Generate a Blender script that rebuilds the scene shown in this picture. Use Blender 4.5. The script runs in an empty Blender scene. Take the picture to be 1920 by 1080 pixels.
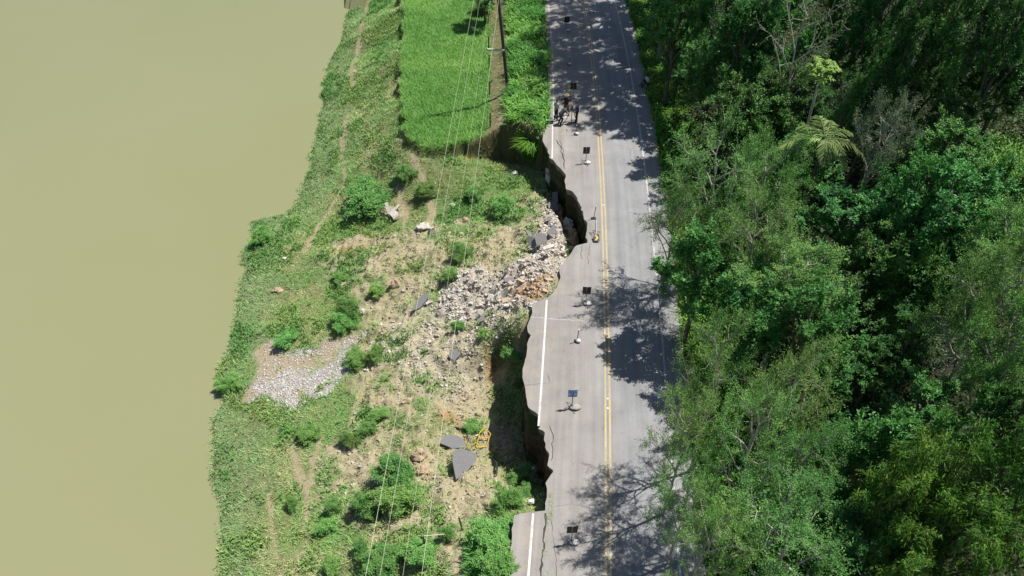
import bpy, math, random
import numpy as np
from mathutils import Vector, Matrix

# ------------------------------------------------------------------ camera, world, sun, exposure
scene = bpy.context.scene
COL = scene.collection
random.seed(7)
rng = np.random.default_rng(7)
CAM_H, PITCH, FPX = 32.0, math.radians(43.8), 1458.0

cd = bpy.data.cameras.new('camera')
cam = bpy.data.objects.new('camera', cd)
COL.objects.link(cam)
cam.location = (0, 0, CAM_H)
cam.rotation_euler = (math.pi / 2 - PITCH, 0, 0)
cd.sensor_width = 36.0
cd.lens = 36.0 * FPX / 1920.0
cd.clip_end = 3000
scene.camera = cam

SUN_EL, SUN_AZ = math.radians(64), math.radians(23)     # azimuth measured from +x towards +y
w = bpy.data.worlds.new('World')
scene.world = w
w.use_nodes = True
nt = w.node_tree
bg = nt.nodes['Background']
sky = nt.nodes.new('ShaderNodeTexSky')
sky.sky_type = 'NISHITA'
sky.sun_disc = False
sky.sun_elevation = SUN_EL
sky.sun_rotation = math.pi / 2 - SUN_AZ
nt.links.new(sky.outputs[0], bg.inputs[0])
bg.inputs[1].default_value = 0.068

sd = bpy.data.lights.new('sun', 'SUN')
sd.energy = 5.0
sd.angle = math.radians(0.53)
sd.color = (1.0, 0.955, 0.89)
sun = bpy.data.objects.new('sun', sd)
COL.objects.link(sun)
sdir = Vector((math.cos(SUN_EL) * math.cos(SUN_AZ), math.cos(SUN_EL) * math.sin(SUN_AZ), math.sin(SUN_EL)))
sun.rotation_euler = sdir.to_track_quat('Z', 'Y').to_euler()
sun.location = (60, 20, 90)

scene.view_settings.view_transform = 'Standard'
scene.view_settings.look = 'None'
scene.view_settings.exposure = 0.35
scene.view_settings.gamma = 1.0
scene.render.engine = 'CYCLES'
scene.cycles.max_bounces = 6
scene.cycles.transparent_max_bounces = 4


# ------------------------------------------------------------------ helpers
def G(u, v, z=0.0):
    """survey helper: where the sight line through photo pixel (u, v) meets height z"""
    a, b = (u - 960) / FPX, (540 - v) / FPX
    ry = math.cos(PITCH) + b * math.sin(PITCH)
    rz = -math.sin(PITCH) + b * math.cos(PITCH)
    t = (z - CAM_H) / rz
    return np.array((a * t, ry * t, z))


def vhash(ix, iy, seed):
    h = (ix.astype(np.int64) * 374761393 + iy.astype(np.int64) * 668265263 + seed * 1442695041) & 0xffffffff
    h = ((h ^ (h >> 13)) * 1274126177) & 0xffffffff
    h = h ^ (h >> 16)
    return (h & 0xffff) / 65535.0


def vnoise(x, y, seed=0):
    x = np.asarray(x, float); y = np.asarray(y, float)
    ix, iy = np.floor(x), np.floor(y)
    fx, fy = x - ix, y - iy
    fx = fx * fx * (3 - 2 * fx); fy = fy * fy * (3 - 2 * fy)
    a = vhash(ix, iy, seed); b = vhash(ix + 1, iy, seed); c = vhash(ix, iy + 1, seed); d = vhash(ix + 1, iy + 1, seed)
    return (a * (1 - fx) + b * fx) * (1 - fy) + (c * (1 - fx) + d * fx) * fy


def fbm(x, y, seed=0, oct=4):
    s, amp, tot = 0.0, 1.0, 0.0
    for o in range(oct):
        s = s + amp * vnoise(x * 2 ** o, y * 2 ** o, seed + o * 17)
        tot += amp
        amp *= 0.5
    return s / tot


def smooth(a, lo, hi):
    t = np.clip((a - lo) / (hi - lo), 0, 1)
    return t * t * (3 - 2 * t)


def inpoly(x, y, poly):
    res = np.zeros(np.shape(x), bool)
    n = len(poly)
    for i in range(n):
        x0, y0 = poly[i][0], poly[i][1]
        x1, y1 = poly[(i + 1) % n][0], poly[(i + 1) % n][1]
        if y0 == y1:
            continue
        c = ((y0 > y) != (y1 > y)) & (x < (x1 - x0) * (y - y0) / (y1 - y0) + x0)
        res ^= c
    return res


def polydist(x, y, line):
    d = np.full(np.shape(x), 1e9)
    for (x0, y0), (x1, y1) in zip([p[:2] for p in line[:-1]], [p[:2] for p in line[1:]]):
        L2 = (x1 - x0) ** 2 + (y1 - y0) ** 2 + 1e-9
        t = np.clip(((x - x0) * (x1 - x0) + (y - y0) * (y1 - y0)) / L2, 0, 1)
        d = np.minimum(d, np.hypot(x - x0 - t * (x1 - x0), y - y0 - t * (y1 - y0)))
    return d


def mesh_np(name, V, F, mats=(), smooth_=False, col=None, fmat=None, attrs=None):
    V = np.ascontiguousarray(V, dtype=np.float32).reshape(-1, 3)
    F = np.ascontiguousarray(F, dtype=np.int32)
    me = bpy.data.meshes.new(name)
    me.vertices.add(len(V))
    me.vertices.foreach_set('co', V.ravel())
    k = F.shape[1]
    me.loops.add(F.size)
    me.loops.foreach_set('vertex_index', F.ravel())
    me.polygons.add(len(F))
    me.polygons.foreach_set('loop_start', np.arange(0, F.size, k, dtype=np.int32))
    me.polygons.foreach_set('loop_total', np.full(len(F), k, dtype=np.int32))
    me.polygons.foreach_set('use_smooth', np.full(len(F), bool(smooth_)))
    for m in mats:
        me.materials.append(m)
    if fmat is not None:
        me.polygons.foreach_set('material_index', np.ascontiguousarray(fmat, dtype=np.int32))
    me.update(calc_edges=True)
    if col is not None:
        a = me.attributes.new('Col', 'FLOAT_COLOR', 'POINT')
        c = np.ones((len(V), 4), np.float32)
        c[:, :3] = col
        a.data.foreach_set('color', c.ravel())
    for kx, val in (attrs or {}).items():
        a = me.attributes.new(kx, 'FLOAT', 'POINT')
        a.data.foreach_set('value', np.ascontiguousarray(val, dtype=np.float32))
    return me


def add(name, me, parent=None, loc=None, rot=None):
    o = bpy.data.objects.new(name, me)
    COL.objects.link(o)
    if parent is not None:
        o.parent = parent
    if loc is not None:
        o.location = loc
    if rot is not None:
        o.rotation_euler = rot
    return o


def tag(o, label, cat, group=None):
    o['label'] = label
    o['category'] = cat
    if group:
        o['group'] = group
    return o


def thing(name, label, cat, loc, rz=0.0, group=None):
    o = add(name, None, loc=tuple(float(c) for c in loc), rot=(0, 0, rz))
    o.empty_display_size = 0.2
    return tag(o, label, cat, group)


class MB:
    """collects simple solids, builds one mesh"""
    def __init__(s):
        s.v, s.f = [], []

    def poly(s, pts, faces):
        n = len(s.v)
        s.v += [tuple(p) for p in pts]
        s.f += [tuple(n + i for i in f) for f in faces]
        return s

    def box(s, c, d, M=None):
        x, y, z = (k / 2 for k in d)
        P = [Vector((sx * x, sy * y, sz * z)) for sx in (-1, 1) for sy in (-1, 1) for sz in (-1, 1)]
        if M is not None:
            P = [M @ p for p in P]
        P = [p + Vector(c) for p in P]
        return s.poly(P, [(0, 1, 3, 2), (4, 6, 7, 5), (0, 4, 5, 1), (2, 3, 7, 6), (0, 2, 6, 4), (1, 5, 7, 3)])

    def tube(s, pts, r, n=6, cap=True):
        pts = [Vector(p) for p in pts]
        rs = r if isinstance(r, (list, tuple)) else [r] * len(pts)
        rings = []
        for i, p in enumerate(pts):
            t = (pts[min(i + 1, len(pts) - 1)] - pts[max(i - 1, 0)]).normalized()
            a = t.orthogonal().normalized() if i == 0 else (a - t * a.dot(t)).normalized()
            b = t.cross(a)
            rings.append([p + (a * math.cos(2 * math.pi * k / n) + b * math.sin(2 * math.pi * k / n)) * rs[i] for k in range(n)])
        P = [q for rg in rings for q in rg]
        F = [(i * n + k, i * n + (k + 1) % n, (i + 1) * n + (k + 1) % n, (i + 1) * n + k) for i in range(len(pts) - 1) for k in range(n)]
        if cap:
            F += [tuple(range(n - 1, -1, -1)), tuple((len(pts) - 1) * n + k for k in range(n))]
        return s.poly(P, F)

    def blob(s, c, r, seed=0, j=0.15, nu=9, nv=6):
        rd = random.Random(seed)
        P = [Vector((0, 0, -1))]
        for i in range(1, nv):
            ph = -math.pi / 2 + math.pi * i / nv
            for k in range(nu):
                th = 2 * math.pi * k / nu
                P.append(Vector((math.cos(ph) * math.cos(th), math.cos(ph) * math.sin(th), math.sin(ph))) * (1 + rd.uniform(-j, j)))
        P.append(Vector((0, 0, 1)))
        P = [Vector((p.x * r[0] + c[0], p.y * r[1] + c[1], p.z * r[2] + c[2])) for p in P]
        F = [(0, 1 + (k + 1) % nu, 1 + k) for k in range(nu)]
        for i in range(nv - 2):
            F += [(1 + i * nu + k, 1 + i * nu + (k + 1) % nu, 1 + (i + 1) * nu + (k + 1) % nu, 1 + (i + 1) * nu + k) for k in range(nu)]
        L = len(P) - 1
        F += [(L, 1 + (nv - 2) * nu + k, 1 + (nv - 2) * nu + (k + 1) % nu) for k in range(nu)]
        return s.poly(P, F)

    def mesh(s, name, m, sm=False):
        me = bpy.data.meshes.new(name)
        me.from_pydata(s.v, [], s.f)
        me.materials.append(m)
        if sm:
            me.polygons.foreach_set('use_smooth', [True] * len(me.polygons))
        me.update()
        return me

    def build(s, name, m, parent=None, sm=False, loc=None, rot=None):
        return add(name, s.mesh(name, m, sm), parent, loc, rot)


# ------------------------------------------------------------------ materials
class NT:
    def __init__(s, name):
        s.m = bpy.data.materials.new(name)
        s.m.use_nodes = True
        s.t = s.m.node_tree
        s.b = s.t.nodes['Principled BSDF']
        s.out = s.t.nodes['Material Output']

    def n(s, typ, ins=None, **kw):
        nd = s.t.nodes.new(typ)
        for k, v in kw.items():
            setattr(nd, k, v)
        for k, v in (ins or {}).items():
            s.put(nd.inputs[k], v)
        return nd

    def put(s, sock, v):
        if hasattr(v, 'is_output') or isinstance(v, bpy.types.NodeSocket):
            s.t.links.new(v, sock)
        elif isinstance(v, bpy.types.Node):
            s.t.links.new(v.outputs[0], sock)
        else:
            sock.default_value = v

    def noise(s, scale, detail=4, rough=0.6, vec=None):
        ins = {'Scale': scale, 'Detail': detail, 'Roughness': rough}
        if vec is not None:
            ins['Vector'] = vec
        return s.n('ShaderNodeTexNoise', ins).outputs[0]

    def ramp(s, fac, stops):
        r = s.n('ShaderNodeValToRGB', {'Fac': fac})
        e = r.color_ramp.elements
        while len(e) < len(stops):
            e.new(0.5)
        for i, (p, c) in enumerate(stops):
            e[i].position = p
            e[i].color = (c[0], c[1], c[2], 1) if not isinstance(c, (int, float)) else (c, c, c, 1)
        return r.outputs[0]

    def mix(s, fac, a, b, mode='MIX'):
        nd = s.n('ShaderNodeMix', data_type='RGBA', blend_type=mode)
        s.put(nd.inputs[0], fac); s.put(nd.inputs[6], a if not isinstance(a, tuple) else (*a, 1)[:4]); s.put(nd.inputs[7], b if not isinstance(b, tuple) else (*b, 1)[:4])
        return nd.outputs[2]

    def math(s, op, a, b=0.0, c=0.0):
        nd = s.n('ShaderNodeMath', operation=op)
        s.put(nd.inputs[0], a); s.put(nd.inputs[1], b); s.put(nd.inputs[2], c)
        return nd.outputs[0]

    def attr(s, name):
        return s.n('ShaderNodeAttribute', attribute_name=name)

    def bump(s, h, strength=0.4, dist=0.05):
        return s.n('ShaderNodeBump', {'Height': h, 'Strength': strength, 'Distance': dist}).outputs[0]

    def coord(s):
        return s.n('ShaderNodeTexCoord').outputs['Object']


def plain(name, c, rough=0.6, metal=0.0, var=0.12, scale=9.0):
    k = NT(name)
    nz = k.noise(scale, 5, 0.65, k.coord())
    lo = tuple(x * (1 - var) for x in c); hi = tuple(min(1, x * (1 + var)) for x in c)
    k.put(k.b.inputs['Base Color'], k.ramp(nz, [(0.3, lo), (0.7, hi)]))
    k.b.inputs['Roughness'].default_value = rough
    k.b.inputs['Metallic'].default_value = metal
    return k.m


def leaf_material(name, trans=0.28, rough=0.5, hv=0.045, vv=0.6):
    k = NT(name)
    a = k.attr('Col')
    oi = k.n('ShaderNodeObjectInfo').outputs['Random']
    hue = k.math('MULTIPLY_ADD', oi, hv, 0.5 - hv / 2)
    val = k.math('MULTIPLY_ADD', k.math('FRACT', k.math('MULTIPLY', oi, 7.31)), vv, 1.12 - vv / 2)
    hs = k.n('ShaderNodeHueSaturation', {'Hue': hue, 'Saturation': 1.0, 'Value': val, 'Color': a.outputs[0]})
    k.put(k.b.inputs['Base Color'], hs.outputs[0])
    k.b.inputs['Roughness'].default_value = rough
    k.b.inputs['Specular IOR Level'].default_value = 0.35
    tr = k.n('ShaderNodeBsdfTranslucent', {'Color': k.mix(0.5, hs.outputs[0], (0.11, 0.27, 0.03), 'MIX')})
    ms = k.n('ShaderNodeMixShader', {0: trans, 1: k.b.outputs[0], 2: tr.outputs[0]})
    k.t.links.new(ms.outputs[0], k.out.inputs[0])
    return k.m


M = {}
M['leaf'] = leaf_material('leaf')
M['grass'] = leaf_material('grass_blade', 0.25, 0.55, 0.0, 0.0)
M['bark_pale'] = plain('bark_pale', (0.36, 0.34, 0.29), 0.85, var=0.3, scale=6)
M['bark_dark'] = plain('bark_dark', (0.11, 0.09, 0.07), 0.9, var=0.35, scale=6)
M['bark_grey'] = plain('bark_grey', (0.20, 0.19, 0.165), 0.9, var=0.3, scale=5)
M['rib'] = plain('frond_rib', (0.20, 0.26, 0.09), 0.6)
M['steel_black'] = plain('steel_black', (0.02, 0.02, 0.022), 0.5)
M['black_panel'] = plain('black_panel', (0.016, 0.016, 0.018), 0.55)
M['post_grey'] = plain('post_grey', (0.11, 0.11, 0.115), 0.5)
M['white_paint'] = plain('white_paint', (0.72, 0.72, 0.7), 0.55)
M['sandbag'] = plain('sandbag', (0.7, 0.7, 0.67), 0.9, var=0.15, scale=25)
M['bag_grey'] = plain('bag_grey', (0.33, 0.32, 0.29), 0.9, var=0.3, scale=14)
M['yellow'] = plain('yellow_paint', (0.62, 0.42, 0.04), 0.55, var=0.3)
M['blue_sign'] = plain('blue_sign', (0.12, 0.30, 0.72), 0.35)
M['timber'] = plain('timber', (0.16, 0.13, 0.10), 0.9, var=0.35)
M['timber_dark'] = plain('timber_dark', (0.05, 0.043, 0.037), 0.9, var=0.3)
M['timber_pale'] = plain('timber_pale', (0.55, 0.5, 0.4), 0.8, var=0.2)
M['aluminium'] = plain('aluminium_cable', (0.52, 0.52, 0.38), 0.5, 0.0)
M['concrete'] = plain('concrete', (0.48, 0.45, 0.39), 0.9, var=0.25, scale=12)
M['rock_tan'] = plain('rock_tan', (0.38, 0.29, 0.19), 0.95, var=0.35, scale=5)
M['rock_white'] = plain('rock_white', (0.5, 0.47, 0.43), 0.95, var=0.3, scale=7)
M['rubber'] = plain('rubber', (0.03, 0.03, 0.03), 0.6)

# asphalt
k = NT('asphalt')
co = k.coord()
tt = k.attr('t').outputs['Fac']
ss = k.attr('s').outputs['Fac']
fine = k.noise(28, 6, 0.75, co)
big = k.noise(0.55, 5, 0.6, co)
streak = k.n('ShaderNodeCombineXYZ', {0: k.math('MULTIPLY', tt, 2.6), 1: k.math('MULTIPLY', ss, 0.09), 2: 0.0}).outputs[0]
stn = k.noise(1.0, 4, 0.6, streak)
base = k.ramp(fine, [(0.25, (0.195, 0.19, 0.186)), (0.5, (0.265, 0.26, 0.255)), (0.8, (0.37, 0.362, 0.35))])
warm = k.ramp(k.math('MULTIPLY_ADD', tt, 0.1, 0.5), [(0.15, (1.03, 0.985, 0.94)), (0.5, (1.0, 0.985, 0.965)), (0.62, (0.93, 0.97, 1.02)), (0.9, (0.97, 0.985, 1.0))])
base = k.mix(1.0, base, warm, 'MULTIPLY')
base = k.mix(1.0, base, k.ramp(stn, [(0.25, 0.80), (0.75, 1.17)]), 'MULTIPLY')
base = k.mix(1.0, base, k.ramp(big, [(0.3, 0.86), (0.7, 1.1)]), 'MULTIPLY')
vor = k.n('ShaderNodeTexVoronoi', {'Scale': 0.45, 'Vector': k.n('ShaderNodeVectorMath', {0: co, 1: k.n('ShaderNodeTexNoise', {'Scale': 1.3, 'Detail': 5}).outputs['Color']}, operation='ADD').outputs[0]}, feature='DISTANCE_TO_EDGE')
mud = k.math('MULTIPLY', k.ramp(k.noise(0.8, 6, 0.7, co), [(0.48, 0.0), (0.66, 0.6)]), k.ramp(k.math('MULTIPLY_ADD', tt, 0.1, 0.5), [(0.12, 1.0), (0.36, 0.12), (0.84, 0.1), (0.93, 0.8)]))
base = k.mix(mud, base, (0.36, 0.31, 0.24))
stain = k.ramp(k.noise(2.3, 3, 0.5, co), [(0.68, 0.0), (0.76, 0.35)])
base = k.mix(stain, base, (0.12, 0.118, 0.115))
crack = k.math('MULTIPLY', k.ramp(vor.outputs[0], [(0.0, 1.0), (0.013, 0.0)]), k.ramp(k.noise(0.3, 3, 0.6, co), [(0.56, 0.0), (0.68, 0.75)]))
base = k.mix(crack, base, (0.06, 0.056, 0.05))
k.put(k.b.inputs['Base Color'], base)
k.b.inputs['Roughness'].default_value = 0.88
k.b.inputs['Specular IOR Level'].default_value = 0.25
k.put(k.b.inputs['Normal'], k.bump(fine, 0.35, 0.012))
M['asphalt'] = k.m

k = NT('asphalt_section')
co = k.coord()
nz = k.noise(9, 5, 0.7, co)
k.put(k.b.inputs['Base Color'], k.ramp(nz, [(0.3, (0.05, 0.045, 0.04)), (0.52, (0.2, 0.18, 0.16)), (0.7, (0.5, 0.47, 0.43))]))
k.b.inputs['Roughness'].default_value = 0.95
k.put(k.b.inputs['Normal'], k.bump(nz, 0.8, 0.06))
M['section'] = k.m

k = NT('broken_asphalt')
co = k.coord()
nz = k.noise(20, 5, 0.7, co)
k.put(k.b.inputs['Base Color'], k.ramp(nz, [(0.3, (0.13, 0.13, 0.135)), (0.7, (0.22, 0.215, 0.215))]))
k.b.inputs['Roughness'].default_value = 0.9
k.put(k.b.inputs['Normal'], k.bump(nz, 0.4, 0.02))
M['broken_asphalt'] = k.m


def paint(name, c, under, lo, hi):
    k = NT(name)
    co = k.coord()
    nz = k.noise(7, 6, 0.75, co)
    n2 = k.noise(0.5, 3, 0.5, co)
    f = k.ramp(k.math('ADD', k.math('MULTIPLY', nz, 0.7), k.math('MULTIPLY', n2, 0.3)), [(lo, 0.0), (hi, 1.0)])
    k.put(k.b.inputs['Base Color'], k.mix(f, under, c))
    k.b.inputs['Roughness'].default_value = 0.75
    return k.m


M['line_white'] = paint('line_white', (0.62, 0.62, 0.60), (0.28, 0.28, 0.27), 0.33, 0.54)
M['line_white_worn'] = paint('line_white_worn', (0.52, 0.52, 0.51), (0.26, 0.26, 0.255), 0.36, 0.6)
M['line_yellow'] = paint('line_yellow', (0.50, 0.40, 0.18), (0.29, 0.27, 0.22), 0.34, 0.6)

# ground: colour of the soil / stones / litter, with some painted shade, stored per point, fine grain by noise
k = NT('ground_soil')
co = k.coord()
c0 = k.attr('Col').outputs[0]
n1 = k.noise(7, 7, 0.75, co)
n2 = k.noise(24, 5, 0.7, co)
c1 = k.mix(1.0, c0, k.ramp(n1, [(0.28, 0.62), (0.5, 0.98), (0.75, 1.3)]), 'MULTIPLY')
c1 = k.mix(1.0, c1, k.ramp(n2, [(0.3, 0.75), (0.7, 1.2)]), 'MULTIPLY')
k.put(k.b.inputs['Base Color'], c1)
k.b.inputs['Roughness'].default_value = 0.97
k.b.inputs['Specular IOR Level'].default_value = 0.15
k.put(k.b.inputs['Normal'], k.bump(k.math('ADD', n1, k.math('MULTIPLY', n2, 0.5)), 0.7, 0.08))
M['ground'] = k.m

k = NT('stone_grain')
co = k.coord()
c0 = k.attr('Col').outputs[0]
n1 = k.noise(16, 5, 0.7, co)
k.put(k.b.inputs['Base Color'], k.mix(1.0, c0, k.ramp(n1, [(0.3, 0.78), (0.7, 1.15)]), 'MULTIPLY'))
k.b.inputs['Roughness'].default_value = 0.95
M['stone'] = k.m

# muddy river
k = NT('muddy_water')
co = k.coord()
n1 = k.noise(0.018, 5, 0.55, co)
k.put(k.b.inputs['Base Color'], k.ramp(n1, [(0.3, (0.222, 0.234, 0.113)), (0.7, (0.25, 0.249, 0.145))]))
k.b.inputs['Roughness'].default_value = 0.16
k.b.inputs['IOR'].default_value = 1.33
k.put(k.b.inputs['Normal'], k.bump(k.noise(1.6, 5, 0.6, co), 0.05, 0.05))
M['water'] = k.m

# ------------------------------------------------------------------ road alignment
cl = [G(u, v) for u, v in [(1093, 0), (1103, 65), (1112, 130), (1121, 215), (1127, 290), (1132, 400), (1134, 480), (1136, 560), (1138, 700), (1139, 800), (1140, 950), (1141, 1080)]]
pc = np.polyfit([p[1] for p in cl], [p[0] for p in cl], 3)
Y_A, Y_B = 15.0, 74.0


def xc(y):
    y = np.asarray(y, float)
    yy = np.clip(y, Y_A, Y_B)
    d = np.polyval(np.polyder(pc), yy)
    return np.polyval(pc, yy) + d * (y - yy)


LT, RT = -4.25, 4.25
edge_px = [(1018, 0), (1022, 60), (1028, 120), (1026, 180), (1025, 230), (1018, 256), (1016, 262), (1030, 280), (1030, 296), (1040, 300), (1050, 315), (1057, 330), (1060, 355), (1070, 358), (1080, 375), (1092, 392), (1100, 420), (1101, 456), (1080, 461), (1065, 482), (1055, 497), (1051, 517), (1045, 537), (1027, 557), (1010, 565), (1002, 570), (997, 585), (990, 605), (990, 640), (986, 672), (983, 690), (983, 705), (986, 722), (989, 745), (994, 763), (1008, 778), (1010, 799), (1018, 820), (1023, 838), (1031, 853), (1032, 880), (1029, 905), (1025, 927), (1021, 959), (990, 956.5), (962, 966), (958, 1029), (963, 1080)]
ed = [G(u, v) for u, v in edge_px]
ey = [p[1] for p in ed]; ex = [p[0] for p in ed]
# make y strictly decreasing
for i in range(1, len(ey)):
    ey[i] = min(ey[i], ey[i - 1] - 0.02)
ey = np.array(ey[::-1]); ex = np.array(ex[::-1])
Y_LOW, Y_TOP = ey[0], ey[-1]
Y_SC0, Y_SC1 = G(0, 956)[1], G(0, 262)[1]      # the stretch that has fallen away


_jr = np.random.default_rng(77)
JY = np.cumsum(_jr.uniform(0.1, 1.0, 400)) + 8.0
JX = np.sign(_jr.uniform(-1, 1, 400)) * _jr.random(400) ** 2.2 * 0.24


def xl(y):
    y = np.asarray(y, float)
    base = np.interp(y, ey, ex)
    base = np.where(y < Y_LOW, xc(y) + LT, base)
    base = np.where(y > Y_TOP, xc(y) + LT + 0.3, base)
    inb = (y > Y_SC0 - 0.3) & (y < Y_SC1 + 0.3)
    lin = np.interp(y, JY, JX)
    j = (fbm(y * 2.2, y * 0 + 3.3, 5, 3) - 0.5) * np.where(inb, 0.10, 0.2) + lin * np.where(inb, 1.0, 0.3)
    return base + j


def xr(y):
    y = np.asarray(y, float)
    return xc(y) + RT + (fbm(y * 0.9, y * 0 + 9.1, 11, 4) - 0.5) * 0.35


# ------------------------------------------------------------------ terrain heights
WATER = -6.0
shore_px = [(655, -80), (650, 0), (655, 30), (640, 90), (612, 130), (608, 200), (590, 270), (578, 330), (556, 388), (538, 402), (476, 416), (472, 440), (460, 480), (462, 500), (450, 560), (440, 640), (411, 705), (416, 760), (406, 800), (411, 850), (406, 900), (415, 960), (418, 1080), (422, 1250)]
sh = [G(u, v, WATER) for u, v in shore_px]
sy = np.array([p[1] for p in sh][::-1]); sx = np.array([p[0] for p in sh][::-1])


def xs(y):
    y = np.asarray(y, float)
    return np.interp(y, sy, sx) + (fbm(y * 0.8, y * 0 + 1.7, 23, 4) - 0.5) * 0.9


ctrl = [(700, 0, -4.5), (690, 100, -4.6), (670, 200, -4.8), (655, 300, -5), (640, 360, -5.2),
        (742, 20, -2.0), (742, 100, -2.0), (742, 200, -2.1), (745, 262, -2.3), (690, -90, -4.4), (745, -90, -2.0),
        (780, 300, -2.3), (850, 303, -2.5), (900, 302, -3.0), (960, 300, -4.2), (1000, 295, -3.9), (1015, 315, -3.3),
        (850, 380, -3.8), (950, 370, -3.2), (1000, 350, -2.8), (700, 350, -4.7), (750, 420, -4.5), (600, 420, -5.4), (530, 440, -5.65),
        (500, 500, -5.65), (520, 560, -5.6), (640, 450, -5), (640, 520, -5), (720, 500, -4.6), (800, 450, -4.2), (880, 440, -3.5),
        (960, 430, -2.5), (1010, 400, -1.9), (1040, 390, -1.5), (1055, 440, -1.2), (1040, 470, -1.1),
        (985, 600, -0.5), (955, 625, -1.5), (900, 650, -2.7), (930, 700, -4.5), (940, 745, -4.9), (960, 800, -5.1), (990, 860, -4.9), (1003, 915, -4.3),
        (985, 935, -2.2), (955, 925, -1.9), (990, 950, -1.2), (900, 820, -4.2), (860, 860, -4.2), (880, 920, -3.4), (930, 890, -3.8),
        (940, 965, -1.1), (900, 990, -1.8), (940, 1060, -0.6), (900, 1050, -1.1), (850, 1040, -2.0), (800, 1000, -2.8), (800, 900, -3.8), (760, 840, -4.2),
        (740, 960, -3.6), (700, 1040, -3.6), (640, 1000, -4.6), (640, 900, -4.8), (560, 900, -5.2), (500, 900, -5.4), (450, 900, -5.7),
        (560, 1060, -5), (480, 1060, -5.4), (430, 1000, -5.8), (700, 780, -4.5), (640, 760, -5), (560, 700, -5.45), (480, 700, -5.65),
        (440, 740, -5.8), (700, 650, -4.7), (760, 600, -4.3), (760, 700, -4.4), (830, 600, -3.6), (830, 560, -3.3), (900, 530, -2.2),
        (970, 520, -1.1), (1030, 510, -0.4), (1020, 540, -0.3), (990, 560, -0.5), (900, 580, -2.8), (900, 680, -3.5), (840, 720, -4.2),
        (850, 780, -4.4), (600, 600, -5.2), (660, 580, -4.9), (520, 620, -5.5), (560, 800, -5.3),
        (450, 1250, -5.8), (650, 1250, -4.4), (800, 1250, -2.8), (930, 1250, -0.5)]
cp = [G(u, v, z) for u, v, z in ctrl] + [p + np.array((0, 0, -0.03)) for p in sh[::2]]
cp = np.array(cp)
n_ = len(cp)
Dm = np.hypot(cp[:, None, 0] - cp[None, :, 0], cp[:, None, 1] - cp[None, :, 1])
Amat = np.zeros((n_ + 1, n_ + 1))
Amat[:n_, :n_] = Dm - np.eye(n_) * 0.02
Amat[:n_, n_] = 1; Amat[n_, :n_] = 1
rb = np.zeros(n_ + 1); rb[:n_] = cp[:, 2]
rw = np.linalg.solve(Amat, rb)


def rbf(x, y):
    out = np.full(np.shape(x), rw[n_])
    for i in range(n_):
        out = out + rw[i] * np.hypot(x - cp[i, 0], y - cp[i, 1])
    return out


plat_px = [(752, -120, -1.6), (752, 60, -1.6), (749, 150, -1.6), (750, 235, -1.6), (764, 262, -1.6), (790, 277, -1.6), (830, 275, -1.6), (870, 268, -1.5), (905, 260, -1.3), (940, 246, -1.0), (972, 243, -0.6), (1000, 252, -0.3), (1018, 258, -0.2), (1040, 258, 0), (1050, -120, 0)]
plat = [G(u, v, z)[:2] for u, v, z in plat_px]


def blur2(a, n):
    for _ in range(n):
        a = (a + np.roll(a, 1, 0) + np.roll(a, -1, 0)) / 3
        a = (a + np.roll(a, 1, 1) + np.roll(a, -1, 1)) / 3
    return a


def terrain(x, y):
    """height of the ground before small relief; also a 'scarp' mask"""
    x = np.asarray(x, float); y = np.asarray(y, float)
    L, R, S = xl(y), xr(y), xs(y)
    z = np.clip(rbf(x, y), -9, -0.15)
    # river bed
    bed = WATER - 0.02 - 0.3 * np.clip(S - x, 0, 8)
    z = np.where(x < S, bed, np.maximum(z, WATER + 0.05 + 0.05 * np.clip(x - S, 0, 3)))
    # gully at the foot of the wall beside the biggest bite
    d = L - x
    inb = smooth(y, 36.9, 37.4) * (1 - smooth(y, 47.2, 48.2))
    wdt = 0.8 + 0.5 * fbm(y * 0.7, y * 0 + 2, 31, 2)
    z = z * (1 - inb * (1 - smooth(d, wdt, wdt + 0.5))) + (-3.1) * inb * (1 - smooth(d, wdt, wdt + 0.5))
    # plateau with the grass field
    wx = x + (fbm(x * 0.9, y * 0.9, 41, 4) - 0.5) * 1.2
    wy = y + (fbm(x * 0.9, y * 0.9, 43, 4) - 0.5) * 1.2
    ip = inpoly(wx, wy, plat)
    dd = xc(y) + LT - x
    zp = -0.12 - 1.45 * smooth(dd, 1.2, 6.0) + 0.18 * (fbm(x * 0.35, y * 0.35, 77, 3) - 0.5)
    if z.ndim == 2:
        k_ = blur2(ip.astype(float), 1)
        z = z * (1 - k_) + zp * k_
    else:
        z = np.where(ip, zp, z)
    # far bank beyond the river
    z = np.where(x < -110, -6 + np.clip((-110 - x) * 0.1, 0, 8), z)
    # road bed and right-hand hillside
    e = x - R
    zr = -0.1 - 0.25 * smooth(e, 0.3, 1.6) + 0.27 * np.clip(e - 2.0, 0, 60) * smooth(e, 1.5, 5) + 0.8 * (fbm(x * 0.15, y * 0.15, 51, 4) - 0.5) * smooth(e, 1, 5)
    z = np.where(e > -0.25, zr, z)
    z = np.where((x > L + 0.5) & (e <= -0.25), -0.36, z)
    return z


def axis(a, b, step, lo, hi):
    core = np.arange(a, b, step)
    out = [b]; s = step
    while out[-1] < hi:
        s *= 1.35; out.append(out[-1] + s)
    inn = [a]; s = step
    while inn[-1] > lo:
        s *= 1.35; inn.append(inn[-1] - s)
    return np.array(inn[:0:-1] + list(core) + out)


GX = np.concatenate([axis(-23.5, 7.0, 0.115, -420, 7.0), np.arange(7.4, 50, 0.5), np.array([52, 56, 62, 72, 90, 120, 180, 280, 420])])
GX = np.unique(np.round(GX, 4))
GY = axis(13.0, 80.0, 0.125, -120, 700)
XX, YY = np.meshgrid(GX, GY)
ZZ = terrain(XX, YY)


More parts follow.
